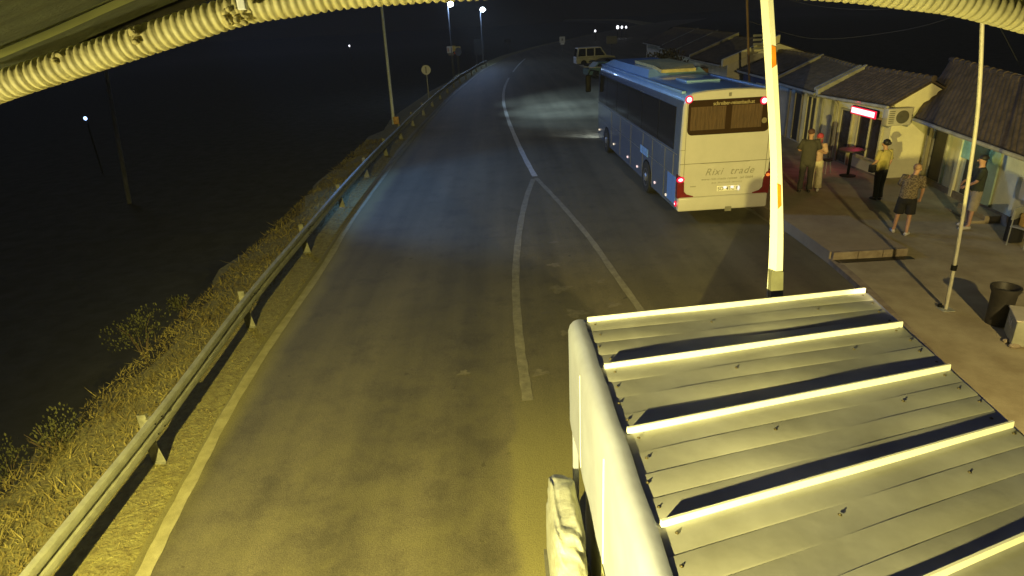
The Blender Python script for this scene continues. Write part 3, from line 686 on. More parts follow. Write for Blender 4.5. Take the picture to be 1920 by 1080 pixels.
# ------------------------------------------------------------------ far vehicles
def car(name, loc, rz, L, W, H, label, cat, paint, van=True, scale=1.0):
    root = empty(name, loc, rz); tag(root, label, cat)
    hood = .62 * H
    if van: side = [(0, .3), (0, .95), (.05, 1.0), (.22, H), (L * .62, H), (L * .78, 1.05), (L - .1, .92), (L, .8), (L, .3)]
    else: side = [(0, .3), (0, .8), (.5, .86), (1.0, H), (L * .55, H), (L * .72, .88), (L - .15, .78), (L, .6), (L, .3)]
    b = MB(); b.prism([(x, -W / 2, z) for x, z in side], (0, W, 0)); b.build('body', paint, root)
    for s in (-1, 1):
        y = s * (W / 2 + .006)
        b = MB()
        if van: wins = [[(.22, 1.08), (.34, H - .1), (L * .24, H - .1), (L * .24, 1.08)], [(L * .27, 1.08), (L * .27, H - .1), (L * .45, H - .1), (L * .45, 1.08)], [(L * .48, 1.08), (L * .48, H - .1), (L * .61, H - .1), (L * .73, 1.08)]]
        else: wins = [[(.75, .9), (1.05, H - .08), (L * .38, H - .08), (L * .38, .9)], [(L * .4, .9), (L * .4, H - .08), (L * .54, H - .08), (L * .68, .9)]]
        for w in wins: b.prism([(x, y, z) for x, z in w], (0, -s * .02, 0))
        b.build('side_windows', M['glass'], root)
        b = MB(); b.box(.05, L - .15, y - .008, y + .008, .90, .98); b.build('trim_strip', M['signwhite'], root)
        for x in (L * .19, L * .80):
            w = MB(); w.lathe([(.2, -.1), (.33, -.1), (.34, 0), (.33, .1), (.2, .1)], (x, s * (W / 2 - .07), .34), 20, Matrix.Rotation(R_(90), 3, 'X')); wo = w.build('wheel', M['rubber'], root, smooth=True)
    b = MB(); b.prism([(.03, -W / 2 + .15, 1.05), (.03, W / 2 - .15, 1.05), (.17, W / 2 - .2, H - .1), (.17, -W / 2 + .2, H - .1)], (-.02, 0, 0)); b.build('rear_window', M['glass'], root)
    return root
pv = G(1078, 124)
car('parked_van', (pv.x, pv.y, 0), R_(4), 4.6, 1.85, 2.0, 'pale grey boxy van parked side on beyond the coach', 'van', M['vanwhite'])
pc = G(1098, 146)
car('parked_car', (pc.x, pc.y, 0), R_(10), 3.9, 1.65, 1.35, 'dim pale teal car mostly hidden ahead of the coach roof', 'car', mat('teal_paint', (.16, .3, .32), .4), van=False)

# ------------------------------------------------------------------ booth in the foreground
BZ = 2.8
booth = empty('booth', (0, 0, 0)); 
rl = [G(1096, 604, BZ), G(1130, 703, BZ), G(1176, 826, BZ), G(1231, 990, BZ)]; rr = [G(1622, 548, BZ), G(1704, 620, BZ), G(1797, 702, BZ), G(1898, 800, BZ)]
def ex(a, b, t): return a + (b - a) * t
dl = (rl[3] - rl[0]) / 3; dr = (rr[3] - rr[0]) / 3
A_ = [rl[0] + dl * k for k in range(0, 6)]; B_ = [rr[0] + dr * k for k in range(0, 6)]
org = (A_[0] + B_[0]) / 2; org.z = 0; booth.location = org
tag(booth, 'white control booth with a ribbed metal roof in the near foreground', 'booth')
def loc(p): return Vector(p) - org
# roof sheets: five bays, each of four slightly stepped panels
b = MB(); nseg = 14
for k in range(5):
    for j in range(4):
        t0 = j / 4; t1 = (j + 1) / 4
        a0, a1 = ex(A_[k], A_[k + 1], t0), ex(A_[k], A_[k + 1], t1); c0, c1 = ex(B_[k], B_[k + 1], t0), ex(B_[k], B_[k + 1], t1)
        vs = []
        for i in range(nseg + 1):
            s = i / nseg; w = .006 * math.sin(s * 9 + k * 2 + j)
            q0 = ex(a0, c0, s); q1 = ex(a1, c1, s)
            vs += [loc(q0 + Vector((0, 0, .000 + w * .5))), loc(ex(q0, q1, .93) + Vector((0, 0, .001 + w))), loc(q1 + Vector((0, 0, -.003)))]
        fs = []
        for i in range(nseg):
            o_ = i * 3; fs += [(o_, o_ + 3, o_ + 4, o_ + 1), (o_ + 1, o_ + 4, o_ + 5, o_ + 2)]
        b.add(vs, fs)
b.build('roof', M['roofmetal'], booth, smooth=True, fix=False)
roof_o = [o for o in bpy.data.objects if o.parent == booth][0]
# raised ribs
for k in range(6):
    a, c = A_[k], B_[k]; d = (c - a); n = Vector((-d.y, d.x, 0)).normalized()
    a = a + d * .010; c = c - d * .002
    b = MB(); h = .048; w = .012
    b.prism([loc(a - n * w + Vector((0, 0, -.005))), loc(a + n * w + Vector((0, 0, -.005))), loc(a + n * w * .6 + Vector((0, 0, h))), loc(a - n * w * .6 + Vector((0, 0, h)))], c - a)
    b.build('roof_rib', M['rib'], booth)
# screws
rnd = random.Random(5)
screw_me = None
for k in range(5):
    for j in range(4):
        for s in ([.028] + ([.4, .78] if j == 1 else []) + [.975]):
            t = (j + .35) / 4; q = ex(ex(A_[k], A_[k + 1], t), ex(B_[k], B_[k + 1], t), s + rnd.uniform(-.012, .012))
            if screw_me is None:
                b = MB(); b.lathe([(.012, 0), (.012, .002), (.006, .003), (.005, .007), (.002, .008)], (0, 0, 0), 8); so_ = b.build('roof_screw', M['screw'], roof_o); screw_me = so_.data
            else: so_ = bpy.data.objects.new('roof_screw', screw_me); col.objects.link(so_); so_.parent = roof_o
            so_.location = loc(q + Vector((0, 0, .003)))
# fascia all round: rounded upper edge
far_l, near_l, far_r, near_r = A_[0], A_[5], B_[0], B_[5]
fx = .15
def fascia(pts_top, outward, name):
    prof = [(0, .012), (.05, .02), (.10, .004), (.135, -.035), (.15, -.09), (.15, -1.12), (.12, -1.12), (.12, -.1), (0, -.05)]
    b = MB(); vs = []; n = len(prof)
    for p in pts_top:
        for d, z in prof: vs.append(loc(p + outward * d + Vector((0, 0, z))))
    fs = []
    for i in range(len(pts_top) - 1):
        for k in range(n): a = i * n + k; c = i * n + (k + 1) % n; fs.append((a, c, c + n, a + n))
    fs.append(tuple(range(n))); fs.append(tuple(range((len(pts_top) - 1) * n, len(pts_top) * n)))
    b.add(vs, fs); return b.build(name, M['fascia'], booth, smooth=True)
dirL = (near_l - far_l).normalized()
ol = Vector((dirL.y, -dirL.x, 0)); ol = ol if ol.x < 0 else -ol
L0 = far_l - dirL * .03
pts = [ex(L0, near_l, k / 30) + ol * (.004 * math.sin(k * 1.3)) for k in range(31)]
fascia(pts, ol, 'side_fascia')
dB = (far_r - far_l).normalized(); ob = Vector((-dB.y, dB.x, 0))
b = MB(); b.prism([loc(far_l + ob * .03 + Vector((0, 0, -.01))), loc(far_l + ob * .055 + Vector((0, 0, -.01))), loc(far_l + ob * .055 + Vector((0, 0, -.4))), loc(far_l + ob * .03 + Vector((0, 0, -.4)))], (far_r - far_l)); b.build('rear_fascia', M['fascia'], booth)
dR = (near_r - far_r).normalized()
b = MB(); b.prism([loc(far_r + Vector((.0, 0, -.012))), loc(far_r + Vector((.03, 0, -.012))), loc(far_r + Vector((.03, 0, -.36))), loc(far_r + Vector((.0, 0, -.36)))], near_r - far_r); b.build('side_trim', M['fascia'], booth)
# walls
wl0 = far_l + ol * .10; wl1 = near_l + ol * .10; ins = .12
b = MB()
def wallp(p, q, z0, z1, th=.05, nn=None):
    d = (q - p).normalized(); n = nn if nn is not None else Vector((-d.y, d.x, 0))
    b.prism([loc(Vector((p.x, p.y, z0))), loc(Vector((q.x, q.y, z0))), loc(Vector((q.x, q.y, z1))), loc(Vector((p.x, p.y, z1)))], n * th)
inw = -ol
wallp(wl0 + inw * .10, wl1 + inw * .10, 0, 2.7, .05, inw)
wallp(far_l + dirL * .05 - ob * 0, far_r + dirL * .05, 0, 2.75, .05, -ob)
wallp(far_r + Vector((-.05, -.1, 0)), near_r + Vector((-.05, 0, 0)), 0, 2.75, .05, Vector((-1, 0, 0)))
b.build('wall', M['boothwall'], booth)
b = MB()
wallp(wl0 + inw * .10 + dirL * .9, wl0 + inw * .10 + dirL * 1.9, .95, 1.6, .03, ol); b.build('window', M['glass'], booth)
for t in (.0, 1):
    q = ex(wl0, wl1, t); b = MB(); b.rbox(loc(q).x - .03, loc(q).x + .03, loc(q).y - .035, loc(q).y + .035, 0.02, 1.70, .012); b.build('corner_post' if t == 0 else 'window_post', M['fascia'], booth)
b = MB()
for t in (.17, .42, .66, .9):
    q = ex(L0, near_l, t) + ol * .151
    b.box(loc(q).x - .004, loc(q).x + .004, loc(q).y - .008, loc(q).y + .008, 1.70, 2.66)
b.build('fascia_joint', M['rib'], booth)

# wrapped goods beside the booth
c0 = Vector((.39, 4.62, .004))
root = empty('wrapped_pallet', c0); tag(root, 'bundle shrouded in plastic wrap standing against the booth wall', 'wrapped goods')
bm = bmesh.new(); bmesh.ops.create_icosphere(bm, subdivisions=5, radius=1); rnd = random.Random(2)
for v in bm.verts:
    d = v.co.copy(); q = Vector([math.copysign(abs(c) ** .45, c) for c in d])
    nn = .03 * math.sin(d.x * 4 + d.z * 5) + .03 * math.sin(d.y * 7 + d.z * 6) + .02 * math.sin(d.z * 13 + d.x * 11 + d.y * 9) + .012 * math.sin(d.z * 31 + d.y * 27) + .008 * math.sin(d.z * 57 - d.y * 43 + d.x * 30)
    q *= (1 + nn * .8); w = 1 - .12 * max(0, d.z)
    v.co = Vector((q.x * .17 * w, q.y * .60 * w, .62 + q.z * .62))
b = MB(); bm.verts.ensure_lookup_table(); b.add([v.co.copy() for v in bm.verts], [[v.index for v in f.verts] for f in bm.faces]); bm.free()
b.build('wrapped_load', M['wrap'], root, smooth='all')
b = MB()
for x in (-.16, 0, .14): b.box(x - .04, x + .04, -.55, .55, 0, .1)
b.build('pallet', M['woodgrey'], root)
for i, (y, s) in enumerate(((-.62, .17), (-.98, .2))):
    root = empty('white_sack', (.44 - .02 * i, 4.45 + y, .0)); tag(root, ['white sack squeezed between the wrapped bundle and the booth, upper in the photo', 'white sack at the bottom edge of the photo beside the booth'][i], 'sack', 'white sacks beside the booth')
    b = MB(); b.blob((0, 0, .42 + .05 * i), .10, s, .42, seg=3); 
    b.v = [(x + .012 * math.sin(z * 30), y_ + .015 * math.sin(z * 22 + x * 30), max(z, 0)) for x, y_, z in b.v]
    b.build('sack_body', M['wrapwhite'], root, smooth='all')
    b = MB(); b.lathe([(.03, .80 + .05 * i), (.015, .86 + .05 * i), (.04, .92 + .05 * i)], (0, 0, 0), 10); b.build('tied_neck', M['wrapwhite'], root)

# ------------------------------------------------------------------ barrier arm (raised)
YB = 5.75
bb = empty('barrier', (2.62, YB + .1, .004)); tag(bb, 'raised white boom barrier with orange reflectors rising behind the booth', 'boom barrier')
b0 = bb.location
def off(p): return Vector(p) - b0
pl_ = [atY(x, y, YB) for x, y in [(1441, 560), (1447, 450), (1448, 300), (1440, 150), (1430, 0), (1424, -90)]]
pr_ = [atY(x, y, YB) for x, y in [(1464, 560), (1467, 450), (1464, 300), (1457, 150), (1448, 0), (1442, -90)]]
cL = catmull(pl_, 6); cR = catmull(pr_, 6)
b = MB(); vs = []; dpt = .05
for p, q in zip(cL, cR):
    e = (q - p); m_ = p + e * .38
    vs += [off(p + Vector((0, dpt, 0))), off(m_ + Vector((0, -.035, 0))), off(q + Vector((0, -.02, 0))), off(q + Vector((0, dpt + .03, 0)))]
fs = []
for i in range(len(cL) - 1):
    for k in range(4): a = i * 4 + k; c = i * 4 + (k + 1) % 4; fs.append((a, c, c + 4, a + 4))
fs += [(0, 1, 2, 3), tuple(range(len(vs) - 4, len(vs)))]
b.add(vs, fs); b.build('arm', M['armwhite'], bb)
for y0, y1, x0, x1 in [(84, 128, 1446, 1454), (343, 392, 1457, 1463)]:
    pa = [atY(x, y, YB - .032) for x, y in [(x0, y0), (x1, y0 + 4), (x1 + 1, y1 - 6), (x0 + 1, y1)]]
    b = MB(); b.prism([off(p) for p in pa], (0, -.006, 0)); b.build('reflector', M['orange'], bb)
p0 = atY(1443, 506, YB); p1 = atY(1465, 506, YB); q0 = atY(1439, 640, YB); q1 = atY(1463, 640, YB)
b = MB(); b.prism([off(p0 + Vector((0, -.05, 0))), off(p1 + Vector((0, -.05, 0))), off(q1 + Vector((0, -.05, 0))), off(q0 + Vector((0, -.05, 0)))], (0, .08, 0)); b.build('clamp', M['armgrey'], bb)
b = MB(); b.rbox(-.2, .2, -.16, .16, 0, 1.15, .03); b.build('motor_housing', M['armwhite'], bb)
b = MB(); zb = q0.z - b0.z; b.tube([(-.02, -.12, 1.0), (-.03, -.1, zb + .1)], .045, 10); b.build('lower_arm', M['armgrey'], bb)

# ------------------------------------------------------------------ canopy overhead and conduit
can = empty('canopy', atY(700, -100, 1.0)); tag(can, 'dark corrugated canopy edge hanging overhead at the top of the view', 'canopy')
cO = can.location.copy()
EDGE = [(-120, 190), (0, 143), (110, 97), (220, 48), (335, 0), (500, -62), (700, -115), (960, -140), (1300, -125), (1600, -70), (1780, -22), (1870, 2), (1920, 16), (2050, 62)]
def cline(dy, Y): return catmull([atY(x, y - dy, Y) for x, y in EDGE], 6)
l0, l1, l2, l3, l4, l5 = cline(0, 1.12), cline(33, 1.04), cline(33.5, 1.035), cline(50, .99), cline(52, .985), cline(260, .6)
def band(name, A, B_, m, n=8, amp=0.0, fr=1):
    b = MB(); vs = []
    for p, q in zip(A, B_):
        for k in range(n + 1):
            t = k / n; vs.append(p.lerp(q, t) + Vector((0, 0, amp * math.sin(t * fr * 6.283))) - cO)
    fs = [(i * (n + 1) + k, i * (n + 1) + k + 1, (i + 1) * (n + 1) + k + 1, (i + 1) * (n + 1) + k) for i in range(len(A) - 1) for k in range(n)]
    base = len(vs); vs2 = [v + Vector((0, 0, .012)) for v in vs]
    fs2 = [tuple(reversed([base + j for j in f])) for f in fs]
    b.add(vs + vs2, fs + fs2); return b.build(name, m, can, smooth='all', fix=False)
band('lower_sheet', l0, l1, M['canopy'], 6, .001, 1)
band('flashing', l2, l3, M['strip'], 2)
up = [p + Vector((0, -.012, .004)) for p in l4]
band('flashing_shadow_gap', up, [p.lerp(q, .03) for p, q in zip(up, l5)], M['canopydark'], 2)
band('upper_sheet', [p.lerp(q, .035) for p, q in zip(l4, l5)], l5, M['canopy'], 30, .003, 5)
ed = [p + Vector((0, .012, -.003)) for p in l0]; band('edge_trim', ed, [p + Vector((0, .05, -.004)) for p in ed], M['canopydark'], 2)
# conduit
CP = [(-90, 200), (0, 163), (100, 130), (200, 98), (300, 66), (400, 34), (470, 14), (550, 2), (640, -12), (760, -22), (900, -30), (1050, -38), (1250, -40), (1450, -34), (1600, -24), (1700, -12), (1800, 2), (1920, 32), (2050, 72)]
cpts = catmull([atY(x, y, 1.0) for x, y in CP], 10)
def resample(P, step):
    out = [P[0]]; acc = 0
    for a, c in zip(P, P[1:]):
        d = (c - a).length; t = step - acc
        while t <= d: out.append(a.lerp(c, t / d)); t += step
        acc = (acc + d) % step
    return out
step = .0026
cpts = resample(cpts, step); rs = []
for i in range(len(cpts)):
    ph = (i * step / .0118) % 1
    rs.append(.0218 if .25 < ph < .75 else (.0204 if .12 < ph < .88 else .0188))
con = empty('conduit', cpts[len(cpts) // 2]); tag(con, 'yellowish corrugated conduit pipe strung across the top under the canopy edge', 'conduit')
b = MB(); b.tube([p - con.location for p in cpts], rs, 20); b.build('corrugated_pipe', M['conduit'], con, smooth='all')
p = atY(457, 10, .965); b = MB(); b.rbox(p.x - .006, p.x + .006, p.y - .01, p.y + .002, p.z - .006, p.z + .09, .002); 
b.v = [tuple(Vector(v) - con.location) for v in b.v]; b.build('strap', M['rib'], con)
foam = mat('dried_foam', (.60, .54, .26), .9, var=.4, scale=60, bump=.8); rnd = random.Random(9)
for c_, cnt, w_ in (((270, 66), 7, 10), ((453, 32), 26, 22), ((118, 116), 5, 8)):
    b = MB()
    for k in range(cnt):
        q = atY(c_[0] + rnd.uniform(-w_, w_), c_[1] + rnd.uniform(-14, 14), 1.0) + Vector((0, rnd.uniform(-.024, -.016), 0)); b.blob(q - con.location, rnd.uniform(.004, .008), .005, rnd.uniform(.003, .006), seg=1)
    b.build('dried_foam', foam, con, smooth='all')

# ------------------------------------------------------------------ row of small buildings
def roof_slope(b, e0, e1, r0, r1, tile=.21, rows=9, amp=.028):
    e0, e1, r0, r1 = map(Vector, (e0, e1, r0, r1)); L = ((e1 - e0).length + (r1 - r0).length) / 2
    nt = max(4, int(L / tile)); ns = nt * 6; n = (e1 - e0).cross(r0 - e0).normalized(); n = n if n.z > 0 else -n; vs = []
    nr = rows * 3
    rr = random.Random(int(L * 100)); jig = [rr.uniform(-.012, .012) for _ in range(nt + 1)]
    for j in range(nr + 1):
        t = j / nr; stepz = .018 * (1 - (j % 3) / 3.0)
        for i in range(ns + 1):
            s = i / ns; p = e0.lerp(e1, s).lerp(r0.lerp(r1, s), t)
            h = amp * abs(math.sin(math.pi * s * nt)) + stepz + jig[int(s * nt)]
            vs.append(p + n * h)
    fs = [(j * (ns + 1) + i, j * (ns + 1) + i + 1, (j + 1) * (ns + 1) + i + 1, (j + 1) * (ns + 1) + i) for j in range(nr) for i in range(ns)]
    b.add(vs, fs)
def house(label, eN, eF, rN, rF, fN, fF, base, wallm, tilem, ground=.1, gable_copy=True, over=.12, backshift=None, cat='building'):
    """near/far eave, ridge and facade points; a pitched tiled roof on rendered walls"""
    root = empty('roadside_building', (fN[0], fN[1], base)); tag(root, label, cat, 'low roadside buildings along the pavement'); O = Vector(root.location)
    eN, eF, rN, rF = map(Vector, (eN, eF, rN, rF))
    def back(e, r): return Vector((2 * r.x - e.x, r.y + (r.y - e.y) * .0, e.z))
    bN, bF = back(eN, rN), back(eF, rF)
    b = MB(); roof_slope(b, eN - O, eF - O, rN - O, rF - O); roof_slope(b, bN - O, bF - O, rN - O, rF - O)
    dn = Vector((0, 0, -.07))
    b.add([p - O + dn * k for k in (.3, 1) for p in (eN, eF, rF, rN)], [(4, 5, 6, 7), (0, 1, 5, 4), (3, 0, 4, 7), (1, 2, 6, 5)])
    b.add([p - O + dn * k for k in (.3, 1) for p in (bN, bF, rF, rN)], [(4, 5, 6, 7), (0, 1, 5, 4), (3, 0, 4, 7), (1, 2, 6, 5)])
    rf = b.build('roof', tilem, root, smooth=True, fix=False)
    b = MB(); d = rF - rN; n = max(3, int(d.length / .38))
    for k in range(n):
        p = rN.lerp(rF, k / n) - O; q = rN.lerp(rF, (k + 1.08) / n) - O
        b.tube([p + Vector((0, 0, .035)), q + Vector((0, 0, .02))], [.09, .07], 8)
    b.build('ridge_tiles', tilem, rf, smooth=True)
    # walls as one closed gabled block under the roof
    def wallpts(f, e, r, bk, Y):
        t = (f.x - e.x) / (r.x - e.x); zf = e.z + (r.z - e.z) * t - .10
        return [Vector((f.x, Y, base)), Vector((f.x, Y, zf)), Vector((r.x, Y, r.z - .09)), Vector((2 * r.x - f.x, Y, zf)), Vector((2 * r.x - f.x, Y, base))]
    fN3, fF3 = Vector((fN[0], fN[1], 0)), Vector((fF[0], fF[1], 0))
    A = [p - O for p in wallpts(fN3, eN, rN, bN, fN[1])]; B2 = [p - O for p in wallpts(fF3, eF, rF, bF, fF[1])]
    b = MB(); b.add(A + B2, [(0, 1, 2, 3, 4), (5, 9, 8, 7, 6), (0, 5, 6, 1), (3, 8, 9, 4), (1, 6, 7, 2), (2, 7, 8, 3), (0, 4, 9, 5)]); b.build('wall', wallm, root)
    # frame of reference on the facade
    fd = (fF3 - fN3).normalized(); fn = Vector((-fd.y, fd.x, 0)); fn = fn if fn.x < 0 else -fn
    def fac(name, y0, y1, z0, z1, m, proud=.012, th=.03, framem=None, fr=.06, parent=None, bars=()):
        def P_(y, z, o): t = (y - fN[1]) / (fF[1] - fN[1]); p = fN3.lerp(fF3, t); return Vector((p.x, p.y, z)) + fn * o - O
        b = MB(); b.add([P_(y0, z0, proud), P_(y1, z0, proud), P_(y1, z1, proud), P_(y0, z1, proud), P_(y0, z0, proud - th), P_(y1, z0, proud - th), P_(y1, z1, proud - th), P_(y0, z1, proud - th)],
                        [(0, 1, 2, 3), (4, 7, 6, 5), (0, 4, 5, 1), (1, 5, 6, 2), (2, 6, 7, 3), (3, 7, 4, 0)])
        o = b.build(name, m, parent or root)
        if framem:
            b = MB(); pf = proud + .045
            segs = [(y0 - fr, y0, z0 - (fr if 'window' in name else 0), z1 + fr), (y1, y1 + fr, z0 - (fr if 'window' in name else 0), z1 + fr), (y0, y1, z1, z1 + fr)]
            if 'window' in name: segs.append((y0 - .03, y1 + .03, z0 - fr, z0 - .001))
            for y in bars: segs.append((y - .02, y + .02, z0, z1 - .001))
            for (a, c, d_, e_) in segs:
                b.add([P_(a, d_, pf), P_(c, d_, pf), P_(c, e_, pf), P_(a, e_, pf), P_(a, d_, 0), P_(c, d_, 0), P_(c, e_, 0), P_(a, e_, 0)],
                      [(0, 1, 2, 3), (4, 7, 6, 5), (0, 4, 5, 1), (1, 5, 6, 2), (2, 6, 7, 3), (3, 7, 4, 0)])
            b.build('frame', framem, o)
        return o, P_
    def pipe(y, z0=base, z1=2.3, m=M['coping']):
        t = (y - fN[1]) / (fF[1] - fN[1]); p = fN3.lerp(fF3, t) + fn * .06 - O
        b = MB(); b.tube([(p.x, p.y, 0), (p.x, p.y, z1 - base - .15), (p.x + fn.x * .12, p.y + fn.y * .12, z1 - base)], .04, 8); b.build('downpipe', m, root, smooth=True)
    g_ = MB(); gm = [eN.lerp(eF, k / 8) - O + fn * .05 + Vector((0, 0, -.06)) for k in range(9)]; g_.tube(gm, .05, 8); g_.build('gutter', M['coping'], rf, smooth=True)
    def coping(e, r, dz=.10, w=.16, m=M['coping']):
        b = MB(); e2, r2 = Vector(e) - O, Vector(r) - O; u = Vector((0, 1, 0))
        b.prism([e2 + Vector((0, -w / 2, -.14)), e2 + Vector((0, w / 2, -.14)), e2 + Vector((0, w / 2, dz)), e2 + Vector((0, -w / 2, dz))], r2 - e2); b.build('verge_coping', m, rf)
    return root, fac, pipe, coping
def g3(x, y, z): p = G(x, y, z); return (p.x, p.y, z)
# B: cream snack bar with the red sign
hb, fac, pipe, cop = house('cream snack bar with red lit sign, its gable wall and air conditioner facing the camera', (11.42, 18.85, 2.55), (11.30, 22.95, 2.45), (12.62, 18.9, 3.2), (12.95, 23.2, 3.2), (11.68, 19.0), (11.62, 23.1), .1, M['cream'], M['tile'])
fac('window', 19.45, 20.7, .78, 2.02, M['winblue'], framem=M['frame'], bars=(20.05,))
fac('door', 21.15, 21.8, .22, 2.05, M['winblue'], framem=M['frame'])
fac('plinth', 19.0, 23.1, .1, .34, M['kerb'], proud=.03)
fac('pilaster', 22.35, 22.55, .1, 2.3, M['coping'], proud=.05, th=.05)
pipe(22.1); 
cop((11.30, 23.15, 2.5), (12.95, 23.2, 3.24))
b = MB(); b.box(.02, 1.9, -.04, 0, 0, .22); b.build('gable_plinth', M['kerb'], hb)
# C: grey building with two tall dark openings
hc, fac, pipe, cop = house('grey rendered building with two tall dark openings beyond the snack bar', (11.40, 23.4, 2.45), (11.75, 28.1, 2.45), (13.0, 23.6, 3.15), (13.9, 28.6, 3.25), (11.72, 23.35), (12.0, 28.0), .25, M['grey_render'], M['tiledark'])
fac('door', 23.95, 24.75, .35, 2.16, M['doordark'], framem=M['frame'], bars=(24.35,))
fac('door', 25.35, 25.98, .35, 2.16, M['doordark'], framem=M['frame'])
fac('pilaster', 23.42, 23.66, .25, 2.3, M['coping'], proud=.04, th=.04)
fac('pilaster', 26.6, 26.8, .25, 2.3, M['coping'], proud=.05, th=.04)
cop((11.45, 23.62, 2.5), (13.0, 23.65, 3.2)); cop((11.75, 27.9, 2.5), (13.9, 28.4, 3.3))
# D
hd, fac, pipe, cop = house('building with a dark blue front behind the white boom barrier', (11.62, 28.4, 2.55), (11.7, 32.2, 2.6), (13.95, 28.9, 3.25), (13.9, 33.0, 3.3), (11.95, 28.3), (11.95, 32.2), .25, M['bluepaint'], M['tiledark'])
fac('door', 29.3, 30.3, .3, 2.1, M['doordark'], framem=M['frame'])
# E..H
he, fac, pipe, cop = house('building with a pale raised gable edge just right of the coach roof', (11.15, 33.2, 2.8), (11.2, 39.0, 2.8), (13.9, 33.6, 3.75), (13.9, 39.4, 3.75), (11.4, 33.0), (11.5, 38.9), .25, M['grey_render'], M['tiledark'])
cop((11.1, 32.95, 2.85), (13.9, 33.1, 3.85), dz=.22, w=.22, m=M['cream'])
fac('window', 34.5, 35.5, 1.2, 2.1, M['doordark'], framem=M['frame']); fac('awning_board', 36.2, 37.6, 2.0, 2.4, mat('ochre_board', (.35, .2, .04), .7), proud=.3, th=.3)
for i, (y0, y1, lb) in enumerate([(39.6, 45.5, 'dim tiled building above the coach roof, nearest of three'), (46.2, 53, 'dim tiled building above the coach roof, middle of three'), (53.8, 63, 'dim tiled building above the coach roof, farthest of three')]):
    ox = .25 + i * .9
    hh_, fac, pipe, cop = house(lb, (11.2 + ox, y0, 2.8), (11.6 + ox, y1, 2.8), (14.0 + ox, y0 + .3, 3.9), (14.4 + ox, y1 + .2, 3.9), (11.5 + ox, y0 + .05), (11.9 + ox, y1), .25, M['grey_render'], M['tiledark'])
    cop((11.1 + ox, y0, 2.85), (14.0 + ox, y0 + .2, 3.95), dz=.1, w=.2)
    fac('door', y0 + 1.5, y0 + 2.6, .3, 2.1, M['doordark'], framem=M['frame'])
# A: the near right house
zr = 3.58
a0, a1 = G(1783, 113, zr), G(1920, 155, zr); aa = Vector((12.2, 12.7, 3.25))
e0, e1 = G(1715, 219, 2.2), G(1920, 291, 2.2); ee = e1 + (e1 - e0) * .6
f0 = Vector((12.75, 18.75, 0)); f1 = Vector((11.62, 9.6, 0))
ha, fac, pipe, cop = house('brown tiled house at the right with a dark door and a teal doorway', (ee.x, ee.y, 2.2), (e0.x, e0.y, 2.2), (aa.x, aa.y, aa.z), (a0.x, a0.y, zr), (f1.x, f1.y), (f0.x, f0.y), .1, M['green_render'], M['tile'])
def fy(px, py=300):   # where the facade plane is met by that ray
    d = ray(px, py); n = Vector((-(f1 - f0).y, (f1 - f0).x, 0)); t = (f0 - CAM).dot(n) / d.dot(n); return (CAM + d * t)
def FY(x, y): return fy(x, y).y
fac('plinth', 9.7, 18.6, .1, .42, M['kerb'], proud=.05)
fac('pale_wall_panel', FY(1800, 330), FY(1773, 330), .42, 2.05, M['cream'], proud=.008, th=.02)
fac('door', FY(1771, 300), FY(1745, 300), .43, 2.0, M['doordark'], framem=M['frame'])
fac('pilaster', FY(1743, 290), FY(1735, 290), .1, 2.08, M['cream'], proud=.05, th=.05)
fac('pilaster', FY(1802, 300), FY(1796, 300), .12, 2.08, M['cream'], proud=.07, th=.07)
o, P_ = fac('doorway', FY(1845, 330), FY(1806, 330), .43, 2.02, M['cdark'], proud=.010)
o, P_ = fac('beaded_curtain', FY(1830, 270), FY(1808, 270), 1.35, 2.0, M['curtainblue'], proud=.03, th=.01)
fac('open_door_leaf', FY(1869, 340), FY(1847, 340), .43, 2.0, M['teal'], proud=.06, th=.04)
fac('window', FY(1990, 360), FY(1935, 350), .9, 1.9, M['doordark'], framem=M['frame'])
pipe(FY(1733, 300) - .02)
# steps in front of the teal doorway
for i, (w, h) in enumerate(((.75, .13), (.42, .27))):
    pass
root = empty('doorstep', fy(1852, 395) + Vector((0, 0, 0))); root.location.z = .12; tag(root, 'pair of worn steps below the teal doorway, faintly lit', 'doorstep')
d_ = (f0 - f1).normalized(); ang = math.atan2(d_.y, d_.x)
for i, (w, h) in enumerate(((.70, .12), (.40, .24))):
    b = MB(); b.rbox(-.62, .62, .0, w, -.05, h, .015, Matrix.Rotation(ang, 4, 'Z')); b.build('step', M['concrete2'], root)

# led sign on the snack bar
p0 = Vector((11.50, 19.55, 2.10)); p1 = Vector((11.50, 21.0, 2.20))
root = empty('led_sign', (11.5, 20.3, 2.15)); tag(root, 'glowing red and white led display under the snack bar eave', 'led sign')
b = MB(); b.rbox(.005, .10, -.72, .72, -.10, .14, .03); b.build('casing', M['black'], root)
b = MB(); b.rbox(-.03, .006, -.73, .73, -.115, .125, .014); b.build('red_border', E_ledred, root, smooth=True)
b = MB(); b.rbox(-.045, -.02, -.67, .67, -.075, .09, .012); b.build('lit_panel', E_led, root, smooth=True)
l = bpy.data.lights.new('led_glow', 'AREA'); l.shape = 'RECTANGLE'; l.size = 1.3; l.size_y = .2; l.energy = 11; l.color = (1, .05, .12)
o = bpy.data.objects.new('led_glow', l); col.objects.link(o); o.location = (11.40, 20.3, 2.12); o.rotation_euler = (R_(0), R_(75), 0)

